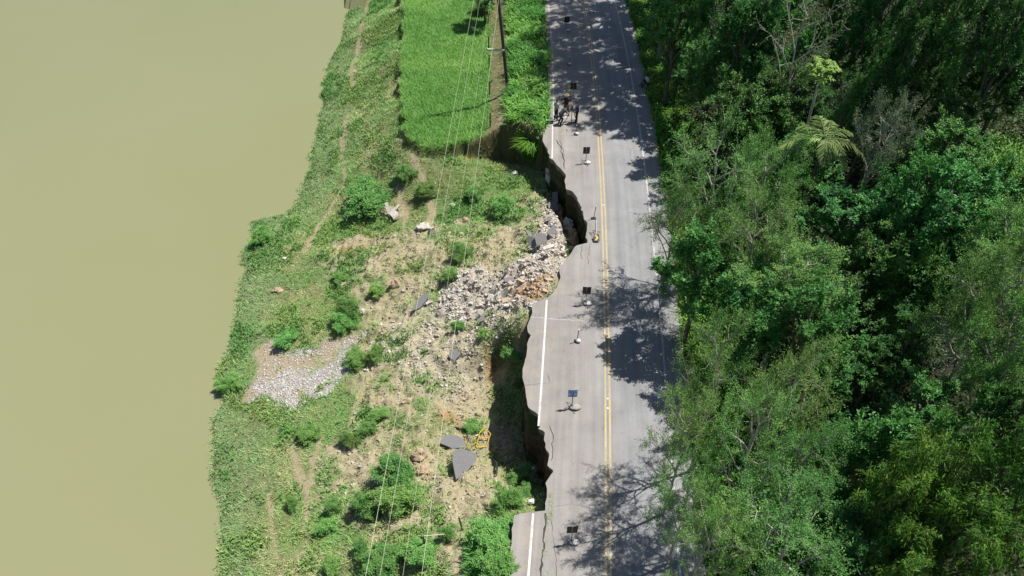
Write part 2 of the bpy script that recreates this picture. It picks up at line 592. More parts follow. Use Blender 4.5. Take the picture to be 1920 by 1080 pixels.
def sample(grid, x, y):
    x = np.asarray(x, float); y = np.asarray(y, float)
    i = np.clip(np.searchsorted(GX, x) - 1, 0, len(GX) - 2); j = np.clip(np.searchsorted(GY, y) - 1, 0, len(GY) - 2)
    fx = np.clip((x - GX[i]) / (GX[i + 1] - GX[i]), 0, 1); fy = np.clip((y - GY[j]) / (GY[j + 1] - GY[j]), 0, 1)
    return (grid[j, i] * (1 - fx) + grid[j, i + 1] * fx) * (1 - fy) + (grid[j + 1, i] * (1 - fx) + grid[j + 1, i + 1] * fx) * fy


def at(u, v, up=0.0):
    """the ground point seen at photo pixel (u, v); up = height of the seen point above the ground"""
    z = -2.0
    for _ in range(30):
        p = G(u, v, z)
        zn = float(sample(ZZ, p[0], p[1])) + up
        z = z + 0.5 * (zn - z)
    p = G(u, v, z)
    p[2] = z - up
    return p


# ------------------------------------------------------------------ ground cover zones
def zone_poly(px):
    return [at(u, v)[:2] for u, v in px]


def blur(a, n=2):
    for _ in range(n):
        a = (a + np.roll(a, 1, 0) + np.roll(a, -1, 0)) / 3
        a = (a + np.roll(a, 1, 1) + np.roll(a, -1, 1)) / 3
    return a


NB = fbm(XX * 0.55, YY * 0.55, 101, 5)
NF = fbm(XX * 1.7, YY * 1.7, 103, 4)
NC = fbm(XX * 2.6, YY * 2.6, 113, 4)
wob_x = XX + (fbm(XX * 0.8, YY * 0.8, 105, 4) - 0.5) * 1.6
wob_y = YY + (fbm(XX * 0.8, YY * 0.8, 107, 4) - 0.5) * 1.6


def ell(u, v, ru, rv, up=0):
    c = at(u, v); a = at(u + ru, v); b = at(u, v - rv)
    rx = max(0.15, abs(a[0] - c[0])); ry = max(0.15, abs(b[1] - c[1]))
    return np.exp(-(((wob_x - c[0]) / rx) ** 2 + ((wob_y - c[1]) / ry) ** 2) ** 1.5 * 0.9)


z_rub = blur(inpoly(wob_x, wob_y, zone_poly([(805, 585), (845, 530), (880, 502), (940, 512), (985, 478), (1010, 425), (1030, 375), (1048, 372), (1064, 400), (1075, 470), (1056, 500), (1046, 540), (1025, 562), (985, 574), (920, 590), (850, 606), (800, 598)])).astype(float), 9)
z_fan = blur(inpoly(wob_x, wob_y, zone_poly([(700, 640), (760, 590), (830, 560), (990, 560), (985, 600), (945, 640), (905, 690), (880, 740), (800, 730), (720, 690)])).astype(float), 9)
z_grav = blur(inpoly(wob_x * 1.2 - XX * 0.2, wob_y * 1.2 - YY * 0.2, zone_poly([(476, 645), (508, 632), (525, 655), (545, 668), (575, 655), (602, 640), (640, 640), (682, 630), (655, 655), (648, 690), (628, 722), (600, 742), (545, 768), (495, 755), (468, 735), (478, 700), (470, 670)])).astype(float), 3)
z_slide = blur(inpoly(wob_x, wob_y, zone_poly([(600, 470), (640, 445), (720, 440), (800, 430), (880, 430), (960, 390), (1010, 350), (1040, 370), (1070, 470), (1030, 560), (985, 590), (940, 660), (930, 700), (960, 800), (1000, 900), (960, 930), (880, 975), (840, 1060), (780, 990), (680, 1000), (590, 940), (590, 870), (650, 830), (660, 720), (640, 640), (690, 600), (650, 560), (610, 520)])).astype(float), 4)
field_poly = [G(u, v, -1.5)[:2] for u, v in [(752, -120), (752, 60), (749, 150), (750, 235), (764, 262), (790, 277), (830, 275), (870, 268), (905, 260), (915, 240), (918, 150), (917, 60), (916, -120)]]
z_field = blur(inpoly(wob_x * 0.4 + XX * 0.6, wob_y * 0.4 + YY * 0.6, field_poly).astype(float), 2)
soil_blobs = [(735, 400, 25, 13), (690, 456, 50, 9), (715, 490, 40, 22), (790, 470, 35, 20), (930, 470, 50, 30), (950, 440, 40, 20), (690, 580, 25, 15), (770, 540, 40, 18), (740, 600, 60, 22), (800, 640, 80, 34), (860, 650, 80, 45), (800, 690, 70, 30), (900, 700, 50, 45), (880, 750, 60, 35), (725, 750, 42, 16), (840, 770, 40, 22), (680, 880, 60, 34), (640, 850, 40, 18), (690, 912, 40, 14), (800, 870, 30, 26), (880, 900, 70, 32), (900, 930, 50, 24), (870, 960, 40, 28), (930, 820, 50, 36), (760, 980, 55, 12), (842, 1040, 25, 40), (945, 258, 14, 18), (960, 545, 90, 26), (920, 500, 40, 16), (870, 415, 14, 10), (800, 430, 18, 10), (700, 690, 40, 10), (940, 600, 40, 18), (975, 640, 18, 26)]
z_soil = np.zeros_like(XX)
for b in soil_blobs:
    z_soil = np.maximum(z_soil, ell(*b))
strip = [G(u, v, -0.9)[:2] for u, v in [(930, -60), (933, 40), (938, 120), (936, 200), (935, 250)]]
z_strip = 1 - smooth(polydist(wob_x * 0.5 + XX * 0.5, YY, strip), 0.45, 1.0)
z_orange = np.maximum.reduce([ell(915, 705, 18, 26), ell(1050, 405, 12, 28), ell(1010, 552, 22, 9), ell(880, 288, 22, 16), ell(545, 738, 55, 7), ell(660, 468, 22, 5), ell(1000, 535, 45, 12), ell(850, 790, 28, 10)])
paths = [[(505, 930), (514, 1000), (530, 1080), (535, 1200)], [(600, 820), (575, 920), (571, 1000), (555, 1080), (545, 1200)], [(550, 840), (563, 900), (575, 925)], [(770, 268), (778, 310), (800, 350), (812, 400), (803, 430), (760, 450), (738, 470), (735, 510), (722, 560), (705, 590), (660, 615)], [(652, 215), (640, 290), (648, 330), (632, 372), (600, 420), (570, 470)], [(690, 10), (672, 90), (662, 120), (662, 160)], [(745, 350), (760, 400), (758, 440)], [(690, 720), (668, 765), (655, 800)]]
z_path = np.zeros_like(XX)
for p in paths:
    P = [at(u, v)[:2] for u, v in p]
    wd = -0.12 + 0.42 * fbm(XX * 0.5, YY * 0.5, 109, 3)
    dpl = polydist(XX + (NF - 0.5) * 0.5, YY + (NB - 0.5) * 0.5, P)
    z_path = np.maximum(z_path, 1 - smooth(dpl, wd, wd + 0.22))
SHD = XX - xs(YY)
z_shore = 1 - smooth(SHD + (NB - 0.5) * 2.0, 1.2, 3.4)
right = (XX > xr(YY) - 0.05).astype(float)
onroad = ((XX > xl(YY) - 0.02) & (XX < xr(YY))).astype(float)
platm = inpoly(XX, YY, plat).astype(float)

bare = np.clip(np.maximum.reduce([z_soil * 1.2 * smooth(NF * 0.5 + NC * 0.5 + z_soil * 0.3, 0.5, 0.72), z_rub * 1.3, z_grav * smooth(NF * 0.6 + NC * 0.4, 0.28, 0.45) * 1.3, z_path * 0.95, z_strip * 0.75 * smooth(NC, 0.3, 0.55), z_slide * smooth(NF * 0.35 + NB * 0.3 + NC * 0.35, 0.43, 0.55) * 0.92]), 0, 1)
# steep faces are bare
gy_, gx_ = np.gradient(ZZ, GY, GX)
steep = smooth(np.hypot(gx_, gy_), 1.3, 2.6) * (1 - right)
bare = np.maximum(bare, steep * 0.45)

# soil colours, with shade painted in on steep faces and below the slab
def C(*c):
    return np.array(c, float)


def lay(base, m, c):
    return base * (1 - m[..., None]) + c * m[..., None]


gcol = np.ones(XX.shape + (3,)) * C(0.15, 0.18, 0.075)
gcol = lay(gcol, smooth(NB, 0.35, 0.7) * 0.6, C(0.20, 0.20, 0.085))
gcol = lay(gcol, z_shore * 0.7, C(0.17, 0.19, 0.10))
gcol = lay(gcol, z_field, C(0.07, 0.17, 0.03))
gcol = lay(gcol, np.clip(z_slide * 0.9, 0, 1) * smooth(NB * 0.5 + NF * 0.5, 0.4, 0.6), C(0.36, 0.315, 0.20))
gcol = lay(gcol, np.clip(z_soil * 1.3, 0, 1), C(0.39, 0.335, 0.22))
gcol = lay(gcol, z_fan * (0.35 + 0.4 * smooth(NC, 0.4, 0.6)), C(0.46, 0.42, 0.33))
gcol = lay(gcol, z_path * 0.85, C(0.36, 0.30, 0.19))
gcol = lay(gcol, z_strip * (0.35 + 0.5 * smooth(NC, 0.35, 0.6)), C(0.21, 0.165, 0.095))
gcol = lay(gcol, z_grav * 0.9, C(0.36, 0.335, 0.30))
gcol = lay(gcol, z_grav * smooth(fbm(XX * 0.5, YY * 0.8, 911, 3), 0.56, 0.68) * 0.9, C(0.34, 0.27, 0.17))
gcol = lay(gcol, z_rub * 0.95, C(0.44, 0.40, 0.34))
gcol = lay(gcol, smooth(NC, 0.55, 0.75) * np.clip(z_soil + z_slide, 0, 1) * 0.5, C(0.45, 0.40, 0.29))
gcol = lay(gcol, np.clip(z_orange * 1.2, 0, 1) * 0.8, C(0.34, 0.20, 0.09))
gcol = lay(gcol, steep * 0.85, C(0.085, 0.08, 0.038))  # dark olive with the shade of steep faces painted in
gcol = lay(gcol, smooth(XX - xl(YY), -0.15, 0.05) * (1 - right) * (ZZ < -0.9), C(0.07, 0.055, 0.035))  # painted shade in the cavity below the road edge
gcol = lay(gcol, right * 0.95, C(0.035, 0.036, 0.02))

# small relief
amp = 0.06 + 0.22 * np.clip(z_slide + z_soil, 0, 1) + 0.06 * z_rub
amp = amp * (1 - z_path * 0.8) * (1 - z_grav * 0.7) * (1 - z_field * 0.4)
rel = (fbm(XX * 0.9, YY * 0.9, 201, 5) - 0.5) * 2.4 * amp + (np.abs(fbm(XX * 2.3, YY * 2.3, 203, 3) - 0.5)) * 1.8 * amp + (vnoise(XX * 3.3, YY * 3.3, 207) - 0.5) * 1.0 * amp + (vnoise(XX * 1.9, YY * 1.9, 209) > 0.62) * 0.45 * amp
rel = rel * (SHD > 0) * (1 - onroad)
rel = np.where((platm > 0) | (right > 0), rel * 0.7, rel)
bumpy = right * smooth(XX - xr(YY), 1, 3)
rel = rel + bumpy * (fbm(XX * 0.5, YY * 0.5, 205, 4) - 0.5) * 0.7
ZZ = ZZ + np.where(onroad > 0, 0, rel)
ZZ = np.where((onroad <= 0) & (right <= 0), np.minimum(ZZ, -0.05), ZZ)

nx, ny = len(GX), len(GY)
idx = np.arange(nx * ny).reshape(ny, nx)
F = np.stack([idx[:-1, :-1], idx[:-1, 1:], idx[1:, 1:], idx[1:, :-1]], -1).reshape(-1, 4)
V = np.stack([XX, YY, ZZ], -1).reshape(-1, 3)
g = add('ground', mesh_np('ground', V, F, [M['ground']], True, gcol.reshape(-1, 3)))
g['kind'] = 'structure'
g['label'] = 'eroded riverbank, landslip and wooded hillside ground'

# broken earth face under the road edge
wy = np.arange(Y_SC0 - 0.5, Y_SC1 + 0.8, 0.11)
wd_ = np.concatenate([np.linspace(0.2, 1.0, 9), np.linspace(1.15, 5.2, 28)])
WY, WD = np.meshgrid(wy, wd_)
n3 = fbm(WY * 0.9, WD * 0.9, 701, 4) - 0.5
n4 = vnoise(WY * 3.4 + 7, WD * 3.4, 703) - 0.5
WX = xl(WY) + 0.16 - 0.015 * np.clip(WD - 0.3, 0, 9) - np.clip(WD, 0, 1) * (0.55 * n3 + 0.22 * n4)
wc = np.ones(WX.shape + (3,)) * C(0.075, 0.058, 0.036)  # earth brown darkened so the colour carries the wall's own shade
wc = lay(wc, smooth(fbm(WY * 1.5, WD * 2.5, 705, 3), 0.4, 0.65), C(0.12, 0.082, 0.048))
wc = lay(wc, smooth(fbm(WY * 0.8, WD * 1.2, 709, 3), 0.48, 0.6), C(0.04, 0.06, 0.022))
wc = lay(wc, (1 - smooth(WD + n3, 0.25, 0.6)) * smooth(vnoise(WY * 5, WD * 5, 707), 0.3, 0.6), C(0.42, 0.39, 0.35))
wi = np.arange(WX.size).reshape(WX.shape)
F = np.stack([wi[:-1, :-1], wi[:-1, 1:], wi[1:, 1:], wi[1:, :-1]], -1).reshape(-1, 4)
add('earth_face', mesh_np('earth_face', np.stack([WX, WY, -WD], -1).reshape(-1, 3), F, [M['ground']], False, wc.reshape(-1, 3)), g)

# river
wv = np.array([(-500, -150, WATER), (6, -150, WATER), (6, 720, WATER), (-500, 720, WATER)])
r_ = add('river', mesh_np('river', wv, np.array([[0, 1, 2, 3]]), [M['water']]))
r_['kind'] = 'structure'
r_['label'] = 'wide muddy olive river beside the bank'

# ------------------------------------------------------------------ road slab
ys = np.concatenate([np.arange(-110, 13, 3.0), np.arange(13, 80, 0.12), np.arange(80, 500, 6.0)])
NCOL = 14
Lx, Rx = xl(ys), xr(ys)
tcol = np.linspace(0, 1, NCOL)
PX = Lx[:, None] * (1 - tcol) + Rx[:, None] * tcol
PY = np.repeat(ys[:, None], NCOL, 1)
TT = PX - xc(ys)[:, None]
crown = 0.03 * (1 - (TT / 4.3) ** 2)
top = np.stack([PX, PY, crown], -1)
nr = len(ys)
# bottom rings of both sides (wall of the slab)
jl = (fbm(ys * 3.0, ys * 0, 301, 3) - 0.5) * 0.14
left_lo = np.stack([Lx + 0.10 + jl, ys, np.full(nr, -0.42)], -1)
left_mid = np.stack([Lx + 0.02, ys, np.full(nr, -0.11)], -1)
right_lo = np.stack([Rx + 0.02, ys, np.full(nr, -0.35)], -1)
V = np.concatenate([top.reshape(-1, 3), left_mid, left_lo, right_lo])
ti = np.arange(nr * NCOL).reshape(nr, NCOL)
F = np.stack([ti[:-1, :-1], ti[:-1, 1:], ti[1:, 1:], ti[1:, :-1]], -1).reshape(-1, 4)
o1 = nr * NCOL; a = np.arange(nr - 1)
Fl = np.stack([ti[:-1, 0], ti[1:, 0], o1 + a + 1, o1 + a], -1)
Fl2 = np.stack([o1 + a, o1 + a + 1, o1 + nr + a + 1, o1 + nr + a], -1)
Fr = np.stack([ti[1:, -1], ti[:-1, -1], o1 + 2 * nr + a, o1 + 2 * nr + a + 1], -1)
FA = np.concatenate([F, Fl, Fl2, Fr])
fm = np.concatenate([np.zeros(len(F)), np.ones(len(Fl) + len(Fl2) + len(Fr))])
tat = np.concatenate([TT.ravel(), np.full(nr * 2, -4.3), np.full(nr, 4.3)])
sat = np.concatenate([PY.ravel(), ys, ys, ys])
road = add('road', mesh_np('road', V, FA, [M['asphalt'], M['section']], False, None, fm, {'t': tat, 's': sat}))
road['kind'] = 'structure'
road['label'] = 'two lane asphalt road with its left edge broken away'


def line(name, t, wdt, ya, yb, m, wob=0.0):
    yy = np.arange(ya, yb + 0.01, 0.25)
    c = xc(yy) + t + wob * (fbm(yy * 0.2, yy * 0, 5, 2) - 0.5)
    hw = wdt / 2 * (1 + 0.12 * (fbm(yy * 3, yy * 0, 8, 3) - 0.5))
    zc = 0.03 * (1 - (t / 4.3) ** 2) + 0.005
    V = np.concatenate([np.stack([c - hw, yy, np.full_like(yy, zc)], -1), np.stack([c + hw, yy, np.full_like(yy, zc)], -1)])
    n = len(yy); a = np.arange(n - 1)
    F = np.stack([a, a + n, a + n + 1, a + 1], -1)
    return add(name, mesh_np(name, V, F, [m]), road)


def yv(v):
    return float(G(960, v)[1])


line('centre_line', -0.11, 0.10, -100, 480, M['line_yellow'])
line('centre_line', 0.11, 0.10, -100, 480, M['line_yellow'])
line('edge_line', 3.08, 0.11, -100, 480, M['line_white_worn'])
line('edge_line', -3.42, 0.105, -100, yv(957), M['line_white'])
line('edge_line', -3.47, 0.105, yv(799), yv(558), M['line_white'])
line('edge_line', -3.50, 0.105, yv(297), yv(232), M['line_white'])
line('edge_line', -3.40, 0.12, yv(228), 480, M['line_white_worn'])
M['crack'] = plain('crack_fill', (0.05, 0.047, 0.042), 0.95)
M['seam'] = plain('seam_fill', (0.40, 0.39, 0.37), 0.9)


def ribbon(name, px, wdt, m, jig=0.06):
    P = [G(u, v) for u, v in px]
    pts = []
    rd = random.Random(int(px[0][0] + px[0][1]))
    for a, b in zip(P[:-1], P[1:]):
        k_ = max(2, int(np.hypot(*(b - a)[:2]) / 0.18))
        for i in range(k_):
            q = a + (b - a) * i / k_
            pts.append((q[0] + rd.uniform(-jig, jig), q[1] + rd.uniform(-jig, jig)))
    V, F = [], []
    for i, (x_, y_) in enumerate(pts):
        j = min(i, len(pts) - 2)
        d = np.array(pts[j + 1]) - np.array(pts[j]); d /= np.linalg.norm(d) + 1e-9
        hw = wdt / 2 * rd.uniform(0.4, 1.3)
        zz = 0.03 * (1 - ((x_ - float(xc(y_))) / 4.3) ** 2) + 0.004
        V += [(x_ - d[1] * hw, y_ + d[0] * hw, zz), (x_ + d[1] * hw, y_ - d[0] * hw, zz)]
        if i:
            F.append((2 * i - 2, 2 * i - 1, 2 * i + 1, 2 * i))
    add(name, mesh_np(name, np.array(V), np.array(F), [M[m]]), road)


ribbon('pavement_crack', [(1042, 262), (1051, 276), (1054, 292), (1058, 306), (1059, 320)], 0.07, 'crack')
ribbon('pavement_crack', [(1049, 264), (1056, 282), (1057, 300)], 0.04, 'crack')
ribbon('pavement_crack', [(1092, 462), (1090, 475), (1091, 490)], 0.03, 'crack')
ribbon('pavement_crack', [(1106, 455), (1103, 480), (1101, 500)], 0.025, 'crack')
ribbon('pavement_crack', [(1030, 800), (1036, 812), (1036, 840), (1035, 870)], 0.04, 'crack')
ribbon('pavement_crack', [(1023, 962), (1021, 1000), (1016, 1050), (1012, 1100)], 0.09, 'crack', 0.05)
ribbon('pavement_crack', [(1034, 960), (1036, 1000), (1042, 1050), (1043, 1090)], 0.02, 'crack', 0.03)
ribbon('pavement_seam', [(994, 594), (1040, 599), (1080, 601), (1100, 603)], 0.05, 'seam', 0.03)
for u, v in [(1138, 540), (1139, 748), (1127, 385), (1139, 766), (1118, 190)]:
    p = G(u, v)
    MB().poly([(-.05, -.05, 0), (.05, -.05, 0), (.05, .05, 0), (-.05, .05, 0), (-.03, -.03, .02), (.03, -.03, .02), (.03, .03, .02), (-.03, .03, .02)],
              [(0, 1, 5, 4), (1, 2, 6, 5), (2, 3, 7, 6), (3, 0, 4, 7), (4, 5, 6, 7)]).build('road_stud', M['white_paint'], road, loc=(float(xc(p[1])), p[1], 0.03))

# ------------------------------------------------------------------ grass and other uncountable cover
def blades(name, n, bounds, dens, hmin, hmax, wid, palette, label, bend=0.5, jitter=0.25, three=True, seed=1, clump=0.0):
    """many single grass blades; dens(x, y) in 0..1; palette(x, y, r) -> colour"""
    r = np.random.default_rng(seed)
    x = r.uniform(bounds[0], bounds[1], n); y = r.uniform(bounds[2], bounds[3], n)
    keep = r.random(n) < dens(x, y)
    x, y = x[keep], y[keep]
    if clump > 0:
        x = x + r.normal(0, clump, len(x)) ; y = y + r.normal(0, clump, len(y))
    z = sample(ZZ, x, y)
    ok = (z > WATER - 0.12)
    x, y, z = x[ok], y[ok], z[ok]
    n = len(x)
    hfield = 0.65 + 0.7 * fbm(x * 0.7, y * 0.7, seed + 60, 3)
    h = (hmin + (hmax - hmin) * r.random(n) ** 1.5) * hfield
    an = r.uniform(0, 2 * math.pi, n)
    lean = h * (0.25 + bend * r.random(n))
    dx, dy = np.cos(an), np.sin(an)
    wx, wy = -dy * wid * (0.6 + 0.8 * r.random(n)) * 0.5, dx * wid * (0.6 + 0.8 * r.random(n)) * 0.5
    B = np.stack([x, y, z - 0.03], -1)
    W = np.stack([wx, wy, np.zeros(n)], -1)
    mid = B + np.stack([dx * lean * 0.35, dy * lean * 0.35, h * 0.65], -1)
    tip = B + np.stack([dx * lean, dy * lean, h * (1.0 - 0.25 * bend)], -1)
    if three:
        V = np.stack([B - W, B + W, mid + W * 0.9, tip, mid - W * 0.9], 1).reshape(-1, 3)
        i = np.arange(n) * 5
        F = np.concatenate([np.stack([i, i + 1, i + 2], -1), np.stack([i, i + 2, i + 4], -1), np.stack([i + 4, i + 2, i + 3], -1)])
        rep = 5
    else:
        V = np.stack([B - W, B + W, tip], 1).reshape(-1, 3)
        F = np.arange(n * 3).reshape(-1, 3)
        rep = 3
    c = palette(x, y, r)
    c = c * (1 + jitter * (r.random((n, 1)) - 0.5) * 2)
    o = add(name, mesh_np(name, V, F, [M['grass']], False, np.repeat(c, rep, 0)))
    o['kind'] = 'stuff'
    o['label'] = label
    o['category'] = 'grass'
    return o


def mixc(a, b, f):
    return a * (1 - f[:, None]) + b * f[:, None]


veg = (1 - bare) * (1 - onroad) * (1 - right)
bankd = veg * (1 - z_field) * (1 - 0.75 * platm * (1 - z_strip * 0.0))


def d_field(x, y):
    return sample(z_field * (1 - steep), x, y)


def p_field(x, y, r):
    f = smooth(fbm(x * 0.25, y * 0.25, 401, 4), 0.35, 0.65)
    f2 = smooth(fbm(x * 1.1, y * 1.1, 403, 3), 0.45, 0.75)
    c = mixc(C(0.165, 0.37, 0.075), C(0.26, 0.48, 0.11), f)
    return mixc(c, C(0.26, 0.46, 0.13), f2 * 0.5)


blades('field_grass', 190000, (-13, 0, 45, 84), d_field, 0.14, 0.34, 0.05, p_field, 'bright green short grass covering the flat field', seed=2, three=False, bend=0.9)


def d_bank(x, y):
    return sample(bankd, x, y) * (0.35 + 0.65 * smooth(fbm(x * 1.3, y * 1.3, 411, 3), 0.3, 0.55))


def p_bank(x, y, r):
    f = smooth(fbm(x * 0.45, y * 0.45, 421, 4), 0.36, 0.62)
    c = mixc(C(0.18, 0.33, 0.095), C(0.38, 0.42, 0.18), f)
    s = sample(z_shore, x, y)
    c = mixc(c, C(0.19, 0.36, 0.125), s * 0.8)
    sl = sample(z_slide, x, y)
    f3 = smooth(fbm(x * 0.8, y * 0.8, 423, 3), 0.45, 0.6) * sl
    c = mixc(c, C(0.36, 0.35, 0.17), f3 * 0.6)
    dry = (r.random(len(x)) < 0.08 + 0.05 * s).astype(float)
    c = mixc(c, C(0.44, 0.39, 0.26), dry * 0.8)
    f4 = smooth(fbm(x * 0.3, y * 0.3, 427, 3), 0.5, 0.62)
    return 1.15 * mixc(c, C(0.165, 0.36, 0.085), f4 * 0.7 * (1 - s * 0.6))


blades('bank_grass', 760000, (-23.5, 4, 13, 84), d_bank, 0.07, 0.28, 0.042, p_bank, 'mixed green and dry grass over the riverbank and landslip', seed=3, three=False, bend=1.5)


def d_straw(x, y):
    return sample(np.clip(z_slide + z_soil * 0.8, 0, 1) * (1 - z_rub) * (1 - z_grav) * (1 - onroad) * (1 - right), x, y) * (0.15 + 0.85 * smooth(fbm(x * 1.4, y * 1.4, 499, 4), 0.38, 0.62)) * (x < xl(y) - 0.3)


def p_straw(x, y, r):
    return mixc(C(0.50, 0.44, 0.28), C(0.30, 0.36, 0.13), (r.random(len(x)) < 0.4).astype(float))


blades('straw_litter', 170000, (-12, 4, 13, 54), d_straw, 0.05, 0.20, 0.04, p_straw, 'pale dry straw and sparse weeds over the slumped soil', seed=14, three=False, bend=1.6)


def d_tuft(x, y):
    return sample(bankd, x, y) * (0.06 + smooth(fbm(x * 0.6, y * 0.6, 431, 4), 0.5, 0.62))


def p_tuft(x, y, r):
    f = smooth(fbm(x * 0.35, y * 0.35, 433, 3), 0.4, 0.6)
    return mixc(C(0.10, 0.27, 0.055), C(0.24, 0.38, 0.10), f)


blades('weed_tufts', 210000, (-23.5, 4, 13, 84), d_tuft, 0.18, 0.42, 0.06, p_tuft, 'taller weeds scattered among the bank grass', seed=4)


def d_shore(x, y):
    s = x - xs(y)
    return np.clip(1.15 - np.abs(s - 0.25) / 1.3, 0, 1) * (s > -0.5) * (0.12 + 0.6 * smooth(fbm(x * 0.9, y * 0.9, 441, 4), 0.42, 0.62))


def p_shore(x, y, r):
    f = smooth(fbm(x * 0.4, y * 0.4, 443, 3), 0.4, 0.6)
    c = mixc(C(0.12, 0.29, 0.08), C(0.22, 0.35, 0.14), f)
    dry = (r.random(len(x)) < 0.12).astype(float)
    return mixc(c, C(0.30, 0.26, 0.17), dry)


blades('shore_reeds', 260000, (-23.5, -6, 12, 84), d_shore, 0.10, 0.34, 0.045, p_shore, 'grey green reeds along the waterline', seed=5)


def d_verge(x, y):
    dd = xl(y) - x
    return ((dd > -0.1) & (dd < 3.4) & (y > yv(250) - 0.4)) * (0.12 + 0.88 * smooth(fbm(x * 0.9, y * 0.6, 451, 4), 0.38, 0.6)) * (1 - 0.9 * sample(z_strip, x, y)) * sample(platm, x, y)


def p_verge(x, y, r):
    f = smooth(fbm(x * 0.7, y * 0.5, 453, 3), 0.38, 0.62)
    return mixc(C(0.08, 0.25, 0.04), C(0.18, 0.40, 0.07), f)


blades('verge_grass', 90000, (-1, 6, 45, 84), d_verge, 0.2, 1.0, 0.07, p_verge, 'tall lush grass between the field track and the road', seed=6, bend=0.9)


def d_rverge(x, y):
    e = x - xr(y)
    wv = 2.2 + 2.2 * fbm(y * 0.2, y * 0, 461, 3)
    return ((e > -0.12) & (e < wv)) * (0.5 + 0.5 * fbm(x * 1.4, y * 1.4, 463, 3))


def p_rverge(x, y, r):
    f = smooth(fbm(x * 0.5, y * 0.4, 465, 3), 0.35, 0.65)
    return mixc(C(0.08, 0.24, 0.025), C(0.17, 0.34, 0.04), f)


blades('roadside_grass', 95000, (6, 17, 12, 84), d_rverge, 0.25, 0.75, 0.06, p_rverge, 'bright grass strip along the wooded side of the road', seed=7, bend=0.9)


def d_lowv(x, y):
    dd = xl(y) - x
    return ((dd > -0.05) & (dd < 1.9) & (y < yv(965))) * 0.9


blades('shoulder_grass', 26000, (-3, 3, 11, 19), d_lowv, 0.3, 0.75, 0.06, p_verge, 'tall grass hanging over the lower broken shoulder', seed=8, bend=1.0)


def d_hill(x, y):
    c = G(1900, 290, 6.5)
    return np.exp(-(((x - c[0]) / 4.5) ** 2 + ((y - c[1]) / 4.5) ** 2) ** 3)


blades('hillside_grass', 90000, (20, 42, 27, 50), d_hill, 0.25, 0.6, 0.07, p_field, 'open bright green grass on the hillside at the right border', seed=9)

# weeds in the joint of the lower slab
def d_crack(x, y):
    c = xc(y) - 2.68 + 0.12 * (fbm(y * 1.2, y * 0, 471, 3) - 0.5)
    return (np.abs(x - c) < 0.12) * (y < yv(925)) * 0.4 * smooth(fbm(y * 2.6, y * 0, 473, 4), 0.42, 0.6)


def z_on_road(o):
    pass


def d_none(x, y):
    return np.zeros_like(x)


ZZs = ZZ
ZZ = np.where(onroad > 0, 0.02, ZZ)
blades('crack_weeds', 60000, (0.5, 2.5, 10, 20), d_crack, 0.04, 0.13, 0.03, p_bank, 'small weeds sprouting in the long pavement crack', seed=10, three=False, bend=1.0)
ZZ = ZZs

# undergrowth on the hillside (leaf litter and low leaves)
def leaf_quads(P, D, N, L, W, col):
    """diamond leaves: base P, direction D, normal N"""
    S = np.cross(D, N)
    S /= np.linalg.norm(S, axis=1, keepdims=True) + 1e-9
    mid = P + D * (L * 0.45)[:, None] + N * (L * 0.06)[:, None]
    V = np.stack([P, mid - S * W[:, None] / 2, P + D * L[:, None], mid + S * W[:, None] / 2], 1).reshape(-1, 3)
    F = np.arange(len(P) * 4).reshape(-1, 4)
    return V, F, np.repeat(col, 4, 0)


def unit(a):
    return a / (np.linalg.norm(a, axis=1, keepdims=True) + 1e-9)


n = 260000
r = np.random.default_rng(12)
x = r.uniform(8, 50, n); y = r.uniform(10, 95, n)
e = x - xr(y)
ed_ = smooth(e, 1.2, 3.5) * (0.35 + 0.65 * smooth(fbm(x * 0.5, y * 0.5, 481, 4), 0.35, 0.6)) * (1 - 0.9 * d_hill(x, y))
kp = r.random(n) < ed_
x, y = x[kp], y[kp]; n = len(x)
z = sample(ZZ, x, y) + (r.random(n) ** 1.3) * (0.3 + 1.5 * smooth(fbm(x * 0.35, y * 0.35, 483, 4), 0.35, 0.7))
D = unit(r.normal(0, 1, (n, 3)) * (1, 1, 0.35)); Nn = unit(r.normal(0, 0.5, (n, 3)) + (0, 0, 1))
f = smooth(fbm(x * 0.4, y * 0.4, 485, 4), 0.35, 0.65)
c = mixc(C(0.022, 0.05, 0.014), C(0.045, 0.095, 0.022), f) * (1 + 0.5 * (r.random((n, 1)) - 0.5))
V, F, c = leaf_quads(np.stack([x, y, z], -1), D, Nn, r.uniform(0.16, 0.34, n), r.uniform(0.07, 0.15, n), c)
u_ = add('undergrowth', mesh_np('undergrowth', V, F, [M['leaf']], False, c))
u_['kind'] = 'stuff'; u_['label'] = 'dense low leafy undergrowth beneath the hillside trees'; u_['category'] = 'undergrowth'


